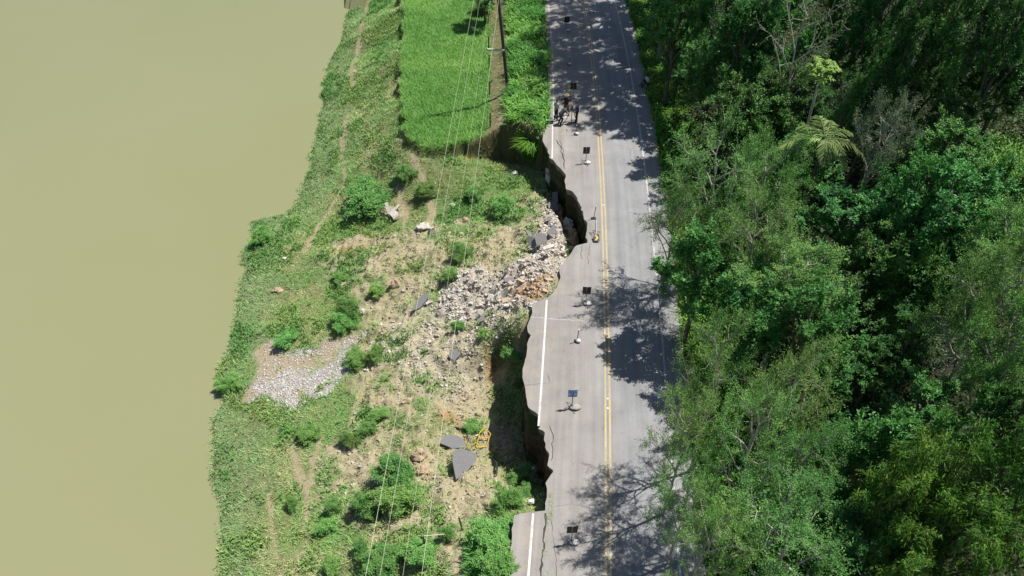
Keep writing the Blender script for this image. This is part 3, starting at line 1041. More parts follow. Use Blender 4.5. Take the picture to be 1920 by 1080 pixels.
# ------------------------------------------------------------------ loose stones and clods
def stones(name, n, dens, smin, smax, power, palette, label, bounds=(-16, 7, 14, 60), flat=0.7, sink=0.2, seed=1):
    r = np.random.default_rng(seed)
    x = r.uniform(bounds[0], bounds[1], n); y = r.uniform(bounds[2], bounds[3], n)
    kp = r.random(n) < dens(x, y)
    x, y = x[kp], y[kp]; n = len(x)
    s = smin + (smax - smin) * r.random(n) ** power
    z = sample(ZZ, x, y) + s * (0.5 - sink) * flat
    base = np.array([(a, b, c) for a in (-1, 1) for b in (-1, 1) for c in (-1, 1)], float) * 0.5
    P = base[None] * (1 + r.uniform(-0.55, 0.25, (n, 8, 3)))
    sc = np.stack([s * r.uniform(0.7, 1.3, n), s * r.uniform(0.6, 1.0, n), s * flat * r.uniform(0.6, 1.1, n)], -1)
    P = P * sc[:, None, :]
    q = r.normal(0, 1, (n, 4)) * (1.0, 0.35, 0.35, 1.0)
    q /= np.linalg.norm(q, axis=1, keepdims=True)
    w_, a, b, c_ = q.T
    Rm = np.stack([1 - 2 * (b * b + c_ * c_), 2 * (a * b - w_ * c_), 2 * (a * c_ + w_ * b), 2 * (a * b + w_ * c_), 1 - 2 * (a * a + c_ * c_), 2 * (b * c_ - w_ * a), 2 * (a * c_ - w_ * b), 2 * (b * c_ + w_ * a), 1 - 2 * (a * a + b * b)], -1).reshape(n, 3, 3)
    P = np.einsum('nij,nkj->nki', Rm, P) + np.stack([x, y, z], -1)[:, None, :]
    Fq = np.array([(0, 1, 3, 2), (4, 6, 7, 5), (0, 4, 5, 1), (2, 3, 7, 6), (0, 2, 6, 4), (1, 5, 7, 3)])
    F = (np.arange(n)[:, None, None] * 8 + Fq[None]).reshape(-1, 4)
    c = palette(x, y, r) * (1 + 0.35 * (r.random((n, 1)) - 0.5))
    o = add(name, mesh_np(name, P.reshape(-1, 3), F, [M['stone']], False, np.repeat(c, 8, 0)))
    o['kind'] = 'stuff'; o['label'] = label; o['category'] = 'rubble'
    return o


def off_road(x, y):
    return (x < xl(y) - 0.1)


def p_rub(x, y, r):
    f = (r.random(len(x)) < 0.35).astype(float)
    c = mixc(C(0.54, 0.505, 0.465), C(0.44, 0.375, 0.29), f)
    return mixc(c, C(0.42, 0.25, 0.11), np.clip(sample(z_orange, x, y), 0, 1) * 0.7)


def p_clod(x, y, r):
    f = r.random(len(x))
    c = mixc(C(0.43, 0.38, 0.265), C(0.33, 0.27, 0.165), f)
    c = mixc(c, C(0.46, 0.43, 0.37), (r.random(len(x)) < 0.25).astype(float))
    return mixc(c, C(0.40, 0.24, 0.11), np.clip(sample(z_orange, x, y), 0, 1) * 0.8)


stones('rubble_stones', 150000, lambda x, y: np.clip(sample(z_rub, x, y) ** 0.75 + 0.3 * sample(z_fan * smooth(NC, 0.4, 0.62), x, y), 0, 1) * off_road(x, y) * (0.12 + 0.88 * smooth(fbm(x * 0.9, y * 0.9, 601, 4), 0.38, 0.6)), 0.03, 0.2, 3.5, p_rub, 'pale broken stone rubble spilling down from the road', bounds=(-11, 6, 26, 50), seed=21)
stones('rubble_chunks', 5200, lambda x, y: np.clip(sample(z_rub, x, y) * 0.55 + 0.10 * sample(z_fan, x, y), 0, 1) * off_road(x, y) * smooth(fbm(x * 0.9, y * 0.9, 603, 3), 0.35, 0.6), 0.12, 0.45, 2.8, p_rub, 'larger angular rubble chunks and broken sub-base', bounds=(-11, 6, 26, 50), flat=0.5, sink=0.1, seed=26)
stones('gravel_stones', 80000, lambda x, y: sample(z_grav * smooth(NF * 0.6 + NC * 0.4, 0.3, 0.5) * (1 - 0.8 * smooth(fbm(XX * 0.5, YY * 0.8, 911, 3), 0.56, 0.68)), x, y), 0.04, 0.12, 2.0, lambda x, y, r: mixc(C(0.56, 0.545, 0.53), C(0.40, 0.375, 0.33), r.random(len(x))), 'pale grey gravel patch on the river terrace', bounds=(-16, -5, 20, 36), seed=22)
stones('soil_clods', 75000, lambda x, y: sample(np.clip(z_slide * 0.55 + z_soil * 0.7, 0, 1) * smooth(NC, 0.42, 0.62) * smooth(NF, 0.3, 0.6) * (1 - steep * 0.7), x, y) * off_road(x, y) * 0.8, 0.03, 0.19, 4.0, p_clod, 'tan soil clods and stones strewn over the landslip', bounds=(-11, 5, 14, 52), seed=23)
stones('shoulder_gravel', 5000, lambda x, y: ((xl(y) - x > -0.15) & (xl(y) - x < 0.35) & (y < 82)) * 0.5, 0.03, 0.12, 2.5, p_rub, 'loose chippings along the broken asphalt edge', bounds=(-1, 7, 12, 80), seed=24)


# ------------------------------------------------------------------ boulders and slabs
def boulder(u, v, wx, wy, hz, m, label, seed, rz=0.0, tilt=0.0, up=0.0):
    p = at(u, v)
    mb = MB().blob((0, 0, 0), (wx / 2, wy / 2, hz / 2), seed, 0.28, 10, 7)
    o = mb.build('boulder', M[m], loc=(p[0], p[1], p[2] + hz * 0.22 + up), rot=(tilt, tilt * 0.5, rz))
    tag(o, label, 'boulder', 'boulders on the landslip')
    return o


boulder(1031, 336, 0.75, 2.2, 1.3, 'rock_white', 'tall whitish boulder leaning below the broken road edge', 1, 0.15)
boulder(1074, 452, 0.7, 1.7, 1.2, 'rock_tan', 'brown boulder ridge beside the deep gap in the road', 2, 0.1)
boulder(1067, 425, 0.7, 1.1, 0.9, 'rock_white', 'pale rock just above the brown boulder ridge', 22, 0.3)
boulder(872, 416, 0.6, 0.5, 0.5, 'rock_tan', 'tan boulder under the cables below the field scarp', 3)
boulder(812, 345, 0.5, 0.35, 0.35, 'rock_white', 'small white stone beside the upper footpath', 4)
boulder(848, 386, 0.4, 0.3, 0.3, 'rock_white', 'lone white stone in grass left of the cables', 5)
boulder(786, 858, 0.85, 0.7, 0.8, 'rock_tan', 'rounded tan boulder beside the dark green bush', 6)
boulder(792, 885, 0.7, 0.6, 0.5, 'rock_tan', 'lower tan boulder under the rounded one', 7)
boulder(740, 536, 0.8, 0.8, 0.8, 'rock_tan', 'tan earth block beside the footpath bend', 8)
boulder(522, 546, 0.75, 0.5, 0.35, 'rock_tan', 'flat brown stump of earth in the river terrace grass', 9)
boulder(765, 755, 0.9, 0.5, 0.5, 'rock_tan', 'long tan earth block above the curved bush row', 10, 0.5)
boulder(1003, 573, 0.8, 0.5, 0.4, 'rock_white', 'white stone at the corner of the asphalt edge', 11)
boulder(965, 328, 0.6, 0.6, 0.5, 'rock_white', 'grey stone in the shaded hollow', 12)
boulder(868, 800, 0.9, 0.4, 0.5, 'rock_tan', 'brown earth lump left of the dark scarp shadow', 13)
boulder(680, 585, 0.4, 0.4, 0.35, 'rock_white', 'grey stone under the lower footpath', 14)


def slab(u, v, pts, th, tx, ty, rz, label, lift=0.08, m='broken_asphalt'):
    p = at(u, v)
    n = len(pts)
    rd = random.Random(int(u * 7 + v))
    top = [(a + rd.uniform(-.03, .03), b + rd.uniform(-.03, .03), th / 2) for a, b in pts]
    bot = [(a * 0.96 + rd.uniform(-.02, .02), b * 0.96 + rd.uniform(-.02, .02), -th / 2) for a, b in pts]
    F = [tuple(range(n)), tuple(range(2 * n - 1, n - 1, -1))] + [(n + i, n + (i + 1) % n, (i + 1) % n, i) for i in range(n)]
    o = MB().poly(top + bot, F).build('asphalt_slab', M[m], loc=(p[0], p[1], p[2] + lift + 0.1 + th / 2), rot=(tx, ty, rz))
    tag(o, label, 'slab', 'broken asphalt slabs on the landslip')
    return o


oct_ = [(0.36, 0.1), (0.3, 0.36), (0.02, 0.46), (-0.28, 0.34), (-0.38, 0.02), (-0.3, -0.36), (0.05, -0.42), (0.3, -0.3)]
quad = [(-0.45, -0.3), (0.4, -0.36), (0.5, 0.2), (0.1, 0.42), (-0.4, 0.28)]
tri = [(-0.4, -0.35), (0.45, -0.2), (0.15, 0.5)]
slab(1036, 402, oct_, 0.14, 0.3, 0.1, 0.2, 'round grey asphalt slab on the rubble nearest the top', 0.53)
slab(1028, 417, [(a * .4, b * .4) for a, b in oct_], 0.1, 0.4, 0, 0.2, 'small asphalt chip under the round slab', 0.15)
slab(1013, 466, [(a * 0.85, b * 1.05) for a, b in quad], 0.13, 0.4, -0.15, 0.3, 'largest tilted asphalt slab in the rubble pile', 0.63)
slab(1033, 449, tri, 0.12, 0.5, 0.3, 0.1, 'triangular asphalt slab standing beside the rubble pile', 0.63)
slab(997, 470, [(a * .6, b * 1.2) for a, b in quad], 0.12, 0.5, -0.7, 0.4, 'narrow steep asphalt slab left in the rubble pile', 0.58)
slab(990, 452, [(a * .6, b * .7) for a, b in tri], 0.1, 0.4, 0.1, 1.1, 'small leaning asphalt chip at the pile left', 0.48)
slab(1027, 480, [(a * 0.9, b * .35) for a, b in quad], 0.1, 0.3, 0.0, 0.5, 'long thin asphalt strip at the foot of the pile', 0.58, 'rock_white')
slab(1040, 385, [(-.2, -.55), (.2, -.55), (.25, .5), (-.15, .55)], 0.12, 0.2, -0.2, 0.0, 'upright kerb-like asphalt remnant at the wall top', 0.53)
slab(957, 529, [(a * .9, b * .5) for a, b in quad], 0.1, 0.2, 0.1, 0.2, 'flat grey slab lying low on the pale rubble', 0.06)
slab(790, 571, [(-.5, -.75), (.05, -.6), (.5, .35), (.42, .65), (.05, .5), (-.3, .05)], 0.12, 0.15, -0.25, -0.15, 'curved asphalt slab at the left tip of the rubble', 0.12)
slab(852, 671, [(a * .7, b * .8) for a, b in quad], 0.12, 0.2, -0.3, 0.9, 'grey asphalt slab alone in the middle of the slip', 0.1)
slab(850, 834, [(-.75, -.2), (.0, -.4), (.75, -.25), (.7, .2), (.1, .4), (-.5, .32)], 0.12, 0.1, 0.1, -0.1, 'wide asphalt slab above the large pointed slab', 0.1)
slab(866, 876, [(-.25, -.95), (.25, -.55), (.75, .3), (.8, .55), (-.1, .8), (-.5, .62), (-.5, .0)], 0.14, 0.25, 0.15, 0.0, 'large pointed asphalt slab below the yellow frame', 0.2)
slab(903, 605, [(a * .5, b * .3) for a, b in quad], 0.08, 0.3, -0.2, 0.2, 'small dark asphalt chip below the broken corner', 0.12)

# concrete remains on the bank
t = thing('concrete_remains', 'angled concrete remains of a culvert half buried in the grass bank', 'concrete', at(735, 402))
MB().box((-0.28, 0.15, 0.45), (0.22, 0.9, 0.28), Matrix.Rotation(0.75, 3, 'X') @ Matrix.Rotation(0.3, 3, 'Z')).build('beam', M['concrete'], t)
MB().box((0.22, 0.1, 0.35), (0.2, 1.0, 0.25), Matrix.Rotation(0.6, 3, 'X') @ Matrix.Rotation(-0.75, 3, 'Z')).build('beam', M['concrete'], t)
pm = MB()
for k_ in range(8):
    a0 = math.pi * k_ / 8; a1 = math.pi * (k_ + 1) / 8
    q = [(0.34 * math.cos(a), -0.35 + yy, 0.05 + 0.34 * math.sin(a)) for yy in (0, 0.55) for a in (a0, a1)] + [(0.28 * math.cos(a), -0.35 + yy, 0.05 + 0.28 * math.sin(a)) for yy in (0, 0.55) for a in (a0, a1)]
    pm.poly(q, [(0, 1, 3, 2), (4, 6, 7, 5), (0, 4, 5, 1), (2, 3, 7, 6)])
pm.build('pipe', M['concrete'], t, loc=(0.3, -0.25, 0.05), rot=(0.2, 0, -0.9))
t = thing('concrete_shard', 'pale conical concrete pipe shard lying by the footpath', 'concrete', at(811, 433))
MB().poly([(-.25, -.3, 0), (.3, -.25, 0), (.22, .25, .05), (-.3, .2, .05), (-.1, -.25, .4), (.2, -.1, .42), (.1, .2, .2), (-.2, .15, .2)], [(0, 1, 5, 4), (1, 2, 6, 5), (2, 3, 7, 6), (3, 0, 4, 7), (4, 5, 6, 7)]).build('shell', M['concrete'], t)
o = MB().blob((0, 0, 0), (0.5, 0.4, 0.16), 31, 0.25).build('concrete_lump', M['concrete'], loc=tuple(at(793, 426) + (0, 0, .08)))
tag(o, 'flat pale concrete lump up the path from the shard', 'concrete')
o = MB().box((0, 0, 0.1), (0.42, 0.14, 0.12), Matrix.Rotation(-0.35, 3, 'Z')).build('white_block', M['white_paint'], loc=tuple(at(688, 696)))
tag(o, 'small white block lying in the grass right of the gravel', 'block')

# yellow frame and pieces
def px3(u, v, up):
    p = at(u, v, up)
    return Vector((p[0], p[1], p[2] + up))


def rails(name, label, segs, r=0.028):
    pts = [q for s_ in segs for q in s_]
    c = at(pts[0][0], pts[0][1], pts[0][2])
    t = thing(name, label, 'frame', c)
    for a, b in segs:
        MB().tube([px3(*a) - t.location, px3(*b) - t.location], r, 6).build('rail', M['yellow'], t)


rails('bent_barrier', 'bent yellow metal barrier frame fallen on the landslip', [((893, 838, .12), (899, 812, .35)), ((899, 812, .35), (909, 801, .4)), ((909, 801, .4), (920, 814, .35)), ((920, 814, .35), (911, 838, .12)), ((911, 838, .12), (893, 838, .12)), ((897, 820, .28), (917, 821, .28))])
rails('yellow_rail_piece', 'short bent yellow rail left of the fallen frame', [((872, 822, .3), (874, 831, .15)), ((874, 831, .15), (885, 835, .12)), ((885, 835, .12), (893, 829, .25))])
rails('yellow_rail_end', 'thin yellow rail end poking out by the scarp shadow', [((946, 851, .1), (956, 839, .25)), ((956, 839, .25), (959, 832, .45))], 0.016)
c = at(926, 870)
o = MB().tube([px3(u, v, h) - Vector(c) for u, v, h in [(918, 856, .1), (926, 860, .3), (931, 868, .4), (932, 880, .35), (930, 892, .1)]], 0.06, 8).build('drain_pipe', M['rubber'], loc=tuple(c))
tag(o, 'black drain pipe arching out of the slumped earth', 'pipe')
# old fence remains at the lower bank
for (u, v, h, lab) in [(798, 1034, 1.5, 'grey fence post with a broken rail in the lower bushes'), (868, 994, 1.2, 'leaning dark fence post right of the railed post')]:
    t = thing('fence_post', lab, 'post', at(u, v), group='fence posts')
    lean = 0.0 if u < 830 else -0.14
    MB().tube([(0, 0, -0.2), (lean, 0, h)], [0.055, 0.045], 7).build('post', M['timber'], t)
    if u < 830:
        MB().tube([(0, 0.03, h - 0.08), (0.95, 0.15, h - 0.15)], 0.022, 5).build('rail', M['timber_pale'], t)
fence_lab = ['topmost fence post between field and track', 'fence post under the topmost one by the track', 'middle fence post beside the pale crossarm', 'fence post below the pale crossarm by the track', 'lowest fence post at the field corner']
for (u, v), lab in zip([(915, 44), (916, 92), (917, 128), (918, 178), (919, 238)], fence_lab):
    t = thing('fence_post', lab, 'post', G(u, v, -1.25) if False else at(u, v), group='fence posts')
    MB().tube([(0, 0, -0.2), (0.03, 0, 1.25)], [0.06, 0.05], 6).build('post', M['timber_dark'], t)

# ------------------------------------------------------------------ power line
base = at(953, 172)
t = thing('utility_pole', 'dark leaning utility pole beside the field track', 'pole', base)
topv = Vector((-0.95, 0.1, 10.2))
MB().tube([(0, 0, -0.3), tuple(topv * 0.5), tuple(topv)], [0.15, 0.125, 0.10], 10).build('pole', M['timber_dark'], t)
ca = topv * 0.365
MB().box((ca.x - 0.62, ca.y - 0.14, ca.z), (1.35, 0.12, 0.14), Matrix.Rotation(0.05, 3, 'Y')).build('crossarm', M['timber_pale'], t)
MB().box((topv.x - 0.0, topv.y - 0.16, 9.9), (2.2, 0.12, 0.12)).build('crossarm', M['timber_dark'], t)
slopes = [(-0.160, 'leftmost of the four pale power cables over the bank'), (-0.146, 'second power cable from the left over the bank'), (-0.1235, 'third power cable from the left over the bank'), (-0.105, 'rightmost of the four pale power cables over the bank')]
vpx = math.tan(math.radians(2.6))
for i, (s_, lab) in enumerate(slopes):
    hz = [9.6, 9.6, 9.3, 9.6][i]
    off = s_ * (CAM_H - hz) / math.cos(PITCH)
    pts = []
    for y in np.linspace(-12, base[1] + 0.1, 24):
        q = (y + 12) / (base[1] + 12)
        pts.append((off + y * vpx, y, hz - 1.6 * q * (1 - q) + 0.4 * (1 - q) * 0))
    o = MB().tube(pts, [0.0065, 0.005, 0.004, 0.0065][i], 5).build('power_cable', M['aluminium'])
    tag(o, lab, 'cable', 'power cables')


# ------------------------------------------------------------------ trees
def tubes_np(segs, n=5):
    P0 = np.array([s[0] for s in segs]); P1 = np.array([s[1] for s in segs])
    R0 = np.array([s[2] for s in segs]); R1 = np.array([s[3] for s in segs])
    T = unit(P1 - P0)
    A = np.cross(T, np.where(np.abs(T[:, 2:3]) > 0.9, np.array([[1.0, 0, 0]]), np.array([[0, 0, 1.0]])))
    A = unit(A); B = np.cross(T, A)
    an = 2 * math.pi * np.arange(n) / n
    ring = A[:, None, :] * np.cos(an)[None, :, None] + B[:, None, :] * np.sin(an)[None, :, None]
    V = np.concatenate([P0[:, None] + ring * R0[:, None, None], P1[:, None] + ring * R1[:, None, None]], 1).reshape(-1, 3)
    i = np.arange(len(segs))[:, None] * 2 * n; k = np.arange(n)[None]
    F = np.stack([i + k, i + (k + 1) % n, i + n + (k + 1) % n, i + n + k], -1).reshape(-1, 4)
    return V, F


def make_tree(seed, H, R, z0, kind):
    """returns trunk mesh and crown mesh; crown of radius R around heights z0..H, unit metres"""
    r = np.random.default_rng(seed)
    K = {  # limbs, subs, sprays, leaves/spray, leaf length, width, twig length, droop, colours
        'feathery': (12, 8, 9, 32, 0.12, 0.046, 0.75, 0.10, [(0.058, 0.18, 0.04), (0.10, 0.27, 0.055), (0.18, 0.36, 0.08)]),
        'lacy': (12, 7, 7, 26, 0.115, 0.042, 0.8, 0.08, [(0.07, 0.18, 0.04), (0.12, 0.27, 0.055), (0.20, 0.36, 0.08)]),
        'broad': (12, 8, 8, 20, 0.20, 0.095, 0.55, 0.05, [(0.034, 0.115, 0.03), (0.06, 0.19, 0.042), (0.125, 0.30, 0.065)]),
        'bamboo': (14, 7, 8, 18, 0.26, 0.06, 0.7, 0.55, [(0.042, 0.135, 0.016), (0.075, 0.20, 0.022), (0.14, 0.27, 0.035)]),
        'grey': (12, 7, 7, 20, 0.10, 0.05, 0.55, 0.0, [(0.09, 0.13, 0.075), (0.13, 0.17, 0.10), (0.07, 0.11, 0.06)]),
        'tall': (15, 5, 7, 18, 0.21, 0.07, 0.6, 0.4, [(0.028, 0.075, 0.02), (0.045, 0.11, 0.025), (0.07, 0.14, 0.035)]),
        'shrub': (13, 6, 5, 22, 0.12, 0.038, 0.42, 0.1, [(0.09, 0.22, 0.05), (0.14, 0.31, 0.07), (0.24, 0.41, 0.10)]),
        'bare': (10, 6, 2, 5, 0.14, 0.06, 0.4, 0.0, [(0.07, 0.14, 0.04), (0.11, 0.19, 0.05), (0.09, 0.16, 0.05)]),
    }[kind]
    nl, nsub, nsp, nlf, ll, lw, tw, droop, cols = K
    segs = []
    tips = []
    # trunk
    zt = z0 + (H - z0) * 0.75
    tk = [np.array((0.0, 0, -0.4))]
    for i in range(1, 7):
        q = i / 6
        tk.append(np.array((r.normal(0, 0.10) * q * 1.6 * R / 3, r.normal(0, 0.10) * q * 1.6 * R / 3, zt * q)))
    r0 = (0.045 * R + 0.012 * H) * {'bare': 0.42, 'grey': 0.5, 'feathery': 0.7, 'lacy': 0.62}.get(kind, 0.85)
    for i in range(6):
        segs.append((tk[i], tk[i + 1], r0 * (1 - 0.13 * i), r0 * (1 - 0.13 * (i + 1))))
    ga = r.uniform(0, 6.28)
    zc, rz = (z0 + H) / 2, (H - z0) / 2
    for i in range(nl):
        q = (i + 0.5) / nl
        zs = max(0.12 * H, z0 * 0.75 + (zt - z0 * 0.75) * q * 0.97)
        st = np.array([np.interp(zs, [p[2] for p in tk], [p[c] for p in tk]) for c in range(3)])
        az = ga + i * 2.4 + r.normal(0, 0.3)
        # end point on the irregular crown ellipsoid
        el = math.asin(np.clip(-0.35 + 1.3 * q + r.normal(0, 0.08), -0.6, 0.97))
        rr = R * (r.uniform(0.35, 1.25) if kind == 'shrub' else r.uniform(0.72, 1.08))
        en = np.array((math.cos(az) * math.cos(el) * rr, math.sin(az) * math.cos(el) * rr, zc + math.sin(el) * rz * r.uniform(0.8, 1.0)))
        mid = st * 0.5 + en * 0.5 + np.array((0, 0, 0.12 * R)) + r.normal(0, 0.08 * R, 3)
        pl = [st]
        for j in range(1, 6):
            f = j / 5
            pl.append(st * (1 - f) ** 2 + 2 * mid * f * (1 - f) + en * f * f + r.normal(0, 0.02 * R, 3))
        lr = r0 * 0.42
        for j in range(5):
            segs.append((pl[j], pl[j + 1], lr * (1 - 0.17 * j), lr * (1 - 0.17 * (j + 1))))
        for s in range(nsub):
            f = 0.3 + 0.7 * (s + r.random()) / nsub
            bs = np.array([np.interp(f * 5, range(6), [p[c] for p in pl]) for c in range(3)])
            dv = unit((en - st)[None])[0] * 0.6 + r.normal(0, 0.62, 3) + np.array((0, 0, 0.25))
            dv /= np.linalg.norm(dv)
            ln = R * r.uniform(0.28, 0.5) * (1.15 - 0.5 * f)
            e1 = bs + dv * ln * 0.55 + r.normal(0, 0.03 * R, 3)
            e2 = bs + dv * ln + np.array((0, 0, -droop * ln * 0.6)) + r.normal(0, 0.04 * R, 3)
            br = lr * (1 - 0.17 * 5 * f) * 0.55 + 0.008
            segs.append((bs, e1, br, br * 0.7)); segs.append((e1, e2, br * 0.7, br * 0.3))
            for q2 in range(nsp):
                g_ = 0.25 + 0.75 * (q2 + r.random()) / nsp
                tb = bs * (1 - g_) + e2 * g_ + (e1 - (bs + e2) / 2) * (1 - abs(2 * g_ - 1))
                td = dv * 0.6 + r.normal(0, 0.6, 3) + np.array((0, 0, 0.2 - droop))
                td /= np.linalg.norm(td)
                tips.append((tb, td, tw * r.uniform(0.6, 1.25) * (R / 3.0) ** 0.3))
                if q2 % 3 == 0:
                    segs.append((tb, tb + td * tips[-1][2] * 0.8, 0.007, 0.003))
    TB = np.array([t[0] for t in tips]); TD = np.array([t[1] for t in tips]); TL = np.array([t[2] for t in tips])
    ns = len(TB)
    tone = r.random(ns)
    P = np.repeat(TB, nlf, 0); D0 = np.repeat(TD, nlf, 0); Ls = np.repeat(TL, nlf)
    f = np.tile((np.arange(nlf) + 0.5) / nlf, ns) + r.uniform(-0.05, 0.05, ns * nlf)
    P = P + D0 * (Ls * f)[:, None] + np.array((0, 0, -1.0)) * (droop * Ls * f * f * 0.6)[:, None] + r.normal(0, 0.06, (ns * nlf, 3))
    side = unit(np.cross(D0, np.array((0, 0, 1.0)) + r.normal(0, 0.25, D0.shape)))
    sg = np.where(np.arange(ns * nlf) % 2 == 0, 1, -1)[:, None]
    D = unit(side * sg + D0 * 0.7 + r.normal(0, 0.3, D0.shape) + np.array((0, 0, -droop)))
    Nn = unit(np.array((0.12, 0.05, 1.0)) + r.normal(0, 0.42, D0.shape))
    Nn = unit(Nn - D * np.sum(Nn * D, 1, keepdims=True))
    tn = np.repeat(tone, nlf)
    c = np.where((tn < 0.4)[:, None], mixc(C(*cols[0]), C(*cols[1]), tn / 0.4), mixc(C(*cols[1]), C(*cols[2]), np.clip((tn - 0.4) / 0.6, 0, 1) ** 1.5))
    c = c * (1 + 0.4 * (r.random((len(c), 1)) - 0.5))
    n = len(P)
    V, F, c = leaf_quads(P, D, Nn, ll * r.uniform(0.65, 1.3, n), lw * r.uniform(0.7, 1.3, n), c)
    crown = mesh_np('crown', V, F, [M['leaf']], False, c)
    tv, tf = tubes_np(segs)
    bark = {'feathery': 'bark_pale', 'lacy': 'bark_pale', 'bare': 'bark_pale', 'grey': 'bark_pale', 'tall': 'bark_grey'}.get(kind, 'bark_dark')
    trunk = mesh_np('trunk', tv, tf, [M[bark]], True)
    return trunk, crown


PROTO = {}
spec = {'feathery': [(9.0, 3.0, 3.6), (8.0, 3.2, 3.0), (10.0, 2.8, 4.5)], 'lacy': [(9.0, 3.0, 3.4), (8.5, 3.2, 3.0), (10.0, 2.9, 4.0)], 'broad': [(9.0, 3.0, 2.8), (8.0, 2.6, 2.2), (10.0, 3.0, 3.0)],
        'bamboo': [(7.5, 3.4, 2.0), (8.0, 3.0, 2.0)], 'grey': [(9.0, 2.4, 4.5)], 'tall': [(17.0, 3.0, 8.0), (19.0, 2.8, 9.0)],
        'shrub': [(1.6, 1.0, 0.25), (1.5, 1.1, 0.2), (1.9, 0.95, 0.3)], 'bare': [(7.0, 2.3, 3.0)]}
sd_ = 50
for kx, vs in spec.items():
    PROTO[kx] = []
    for h, rr, z0 in vs:
        sd_ += 1
        PROTO[kx].append((h, rr, z0) + make_tree(sd_, h, rr, z0, kx))


def place_tree(name, label, u, v, rpx, up, kind, var=0, cat='tree', group='hillside trees', rz=None, flat=1.0):
    """crown centre seen at (u, v), 'up' metres above the ground, crown radius rpx photo pixels"""
    h, R, z0, tm, cm = PROTO[kind][var % len(PROTO[kind])]
    p = at(u, v, up)
    Zc = p[1] * math.cos(PITCH) + (CAM_H - p[2] - up) * math.sin(PITCH)
    s = rpx * Zc / FPX / R
    zc = (h + z0) / 2
    sz = up / zc
    o = thing(name, label, cat, p, rz if rz is not None else random.uniform(0, 6.28), group)
    q_ = 0.3 if kind == 'shrub' else 0.15
    o.scale = (s * random.uniform(1 - q_, 1 + q_), s * random.uniform(1 - q_, 1 + q_), sz)
    add('trunk', tm, o)
    add('crown', cm, o)
    return o


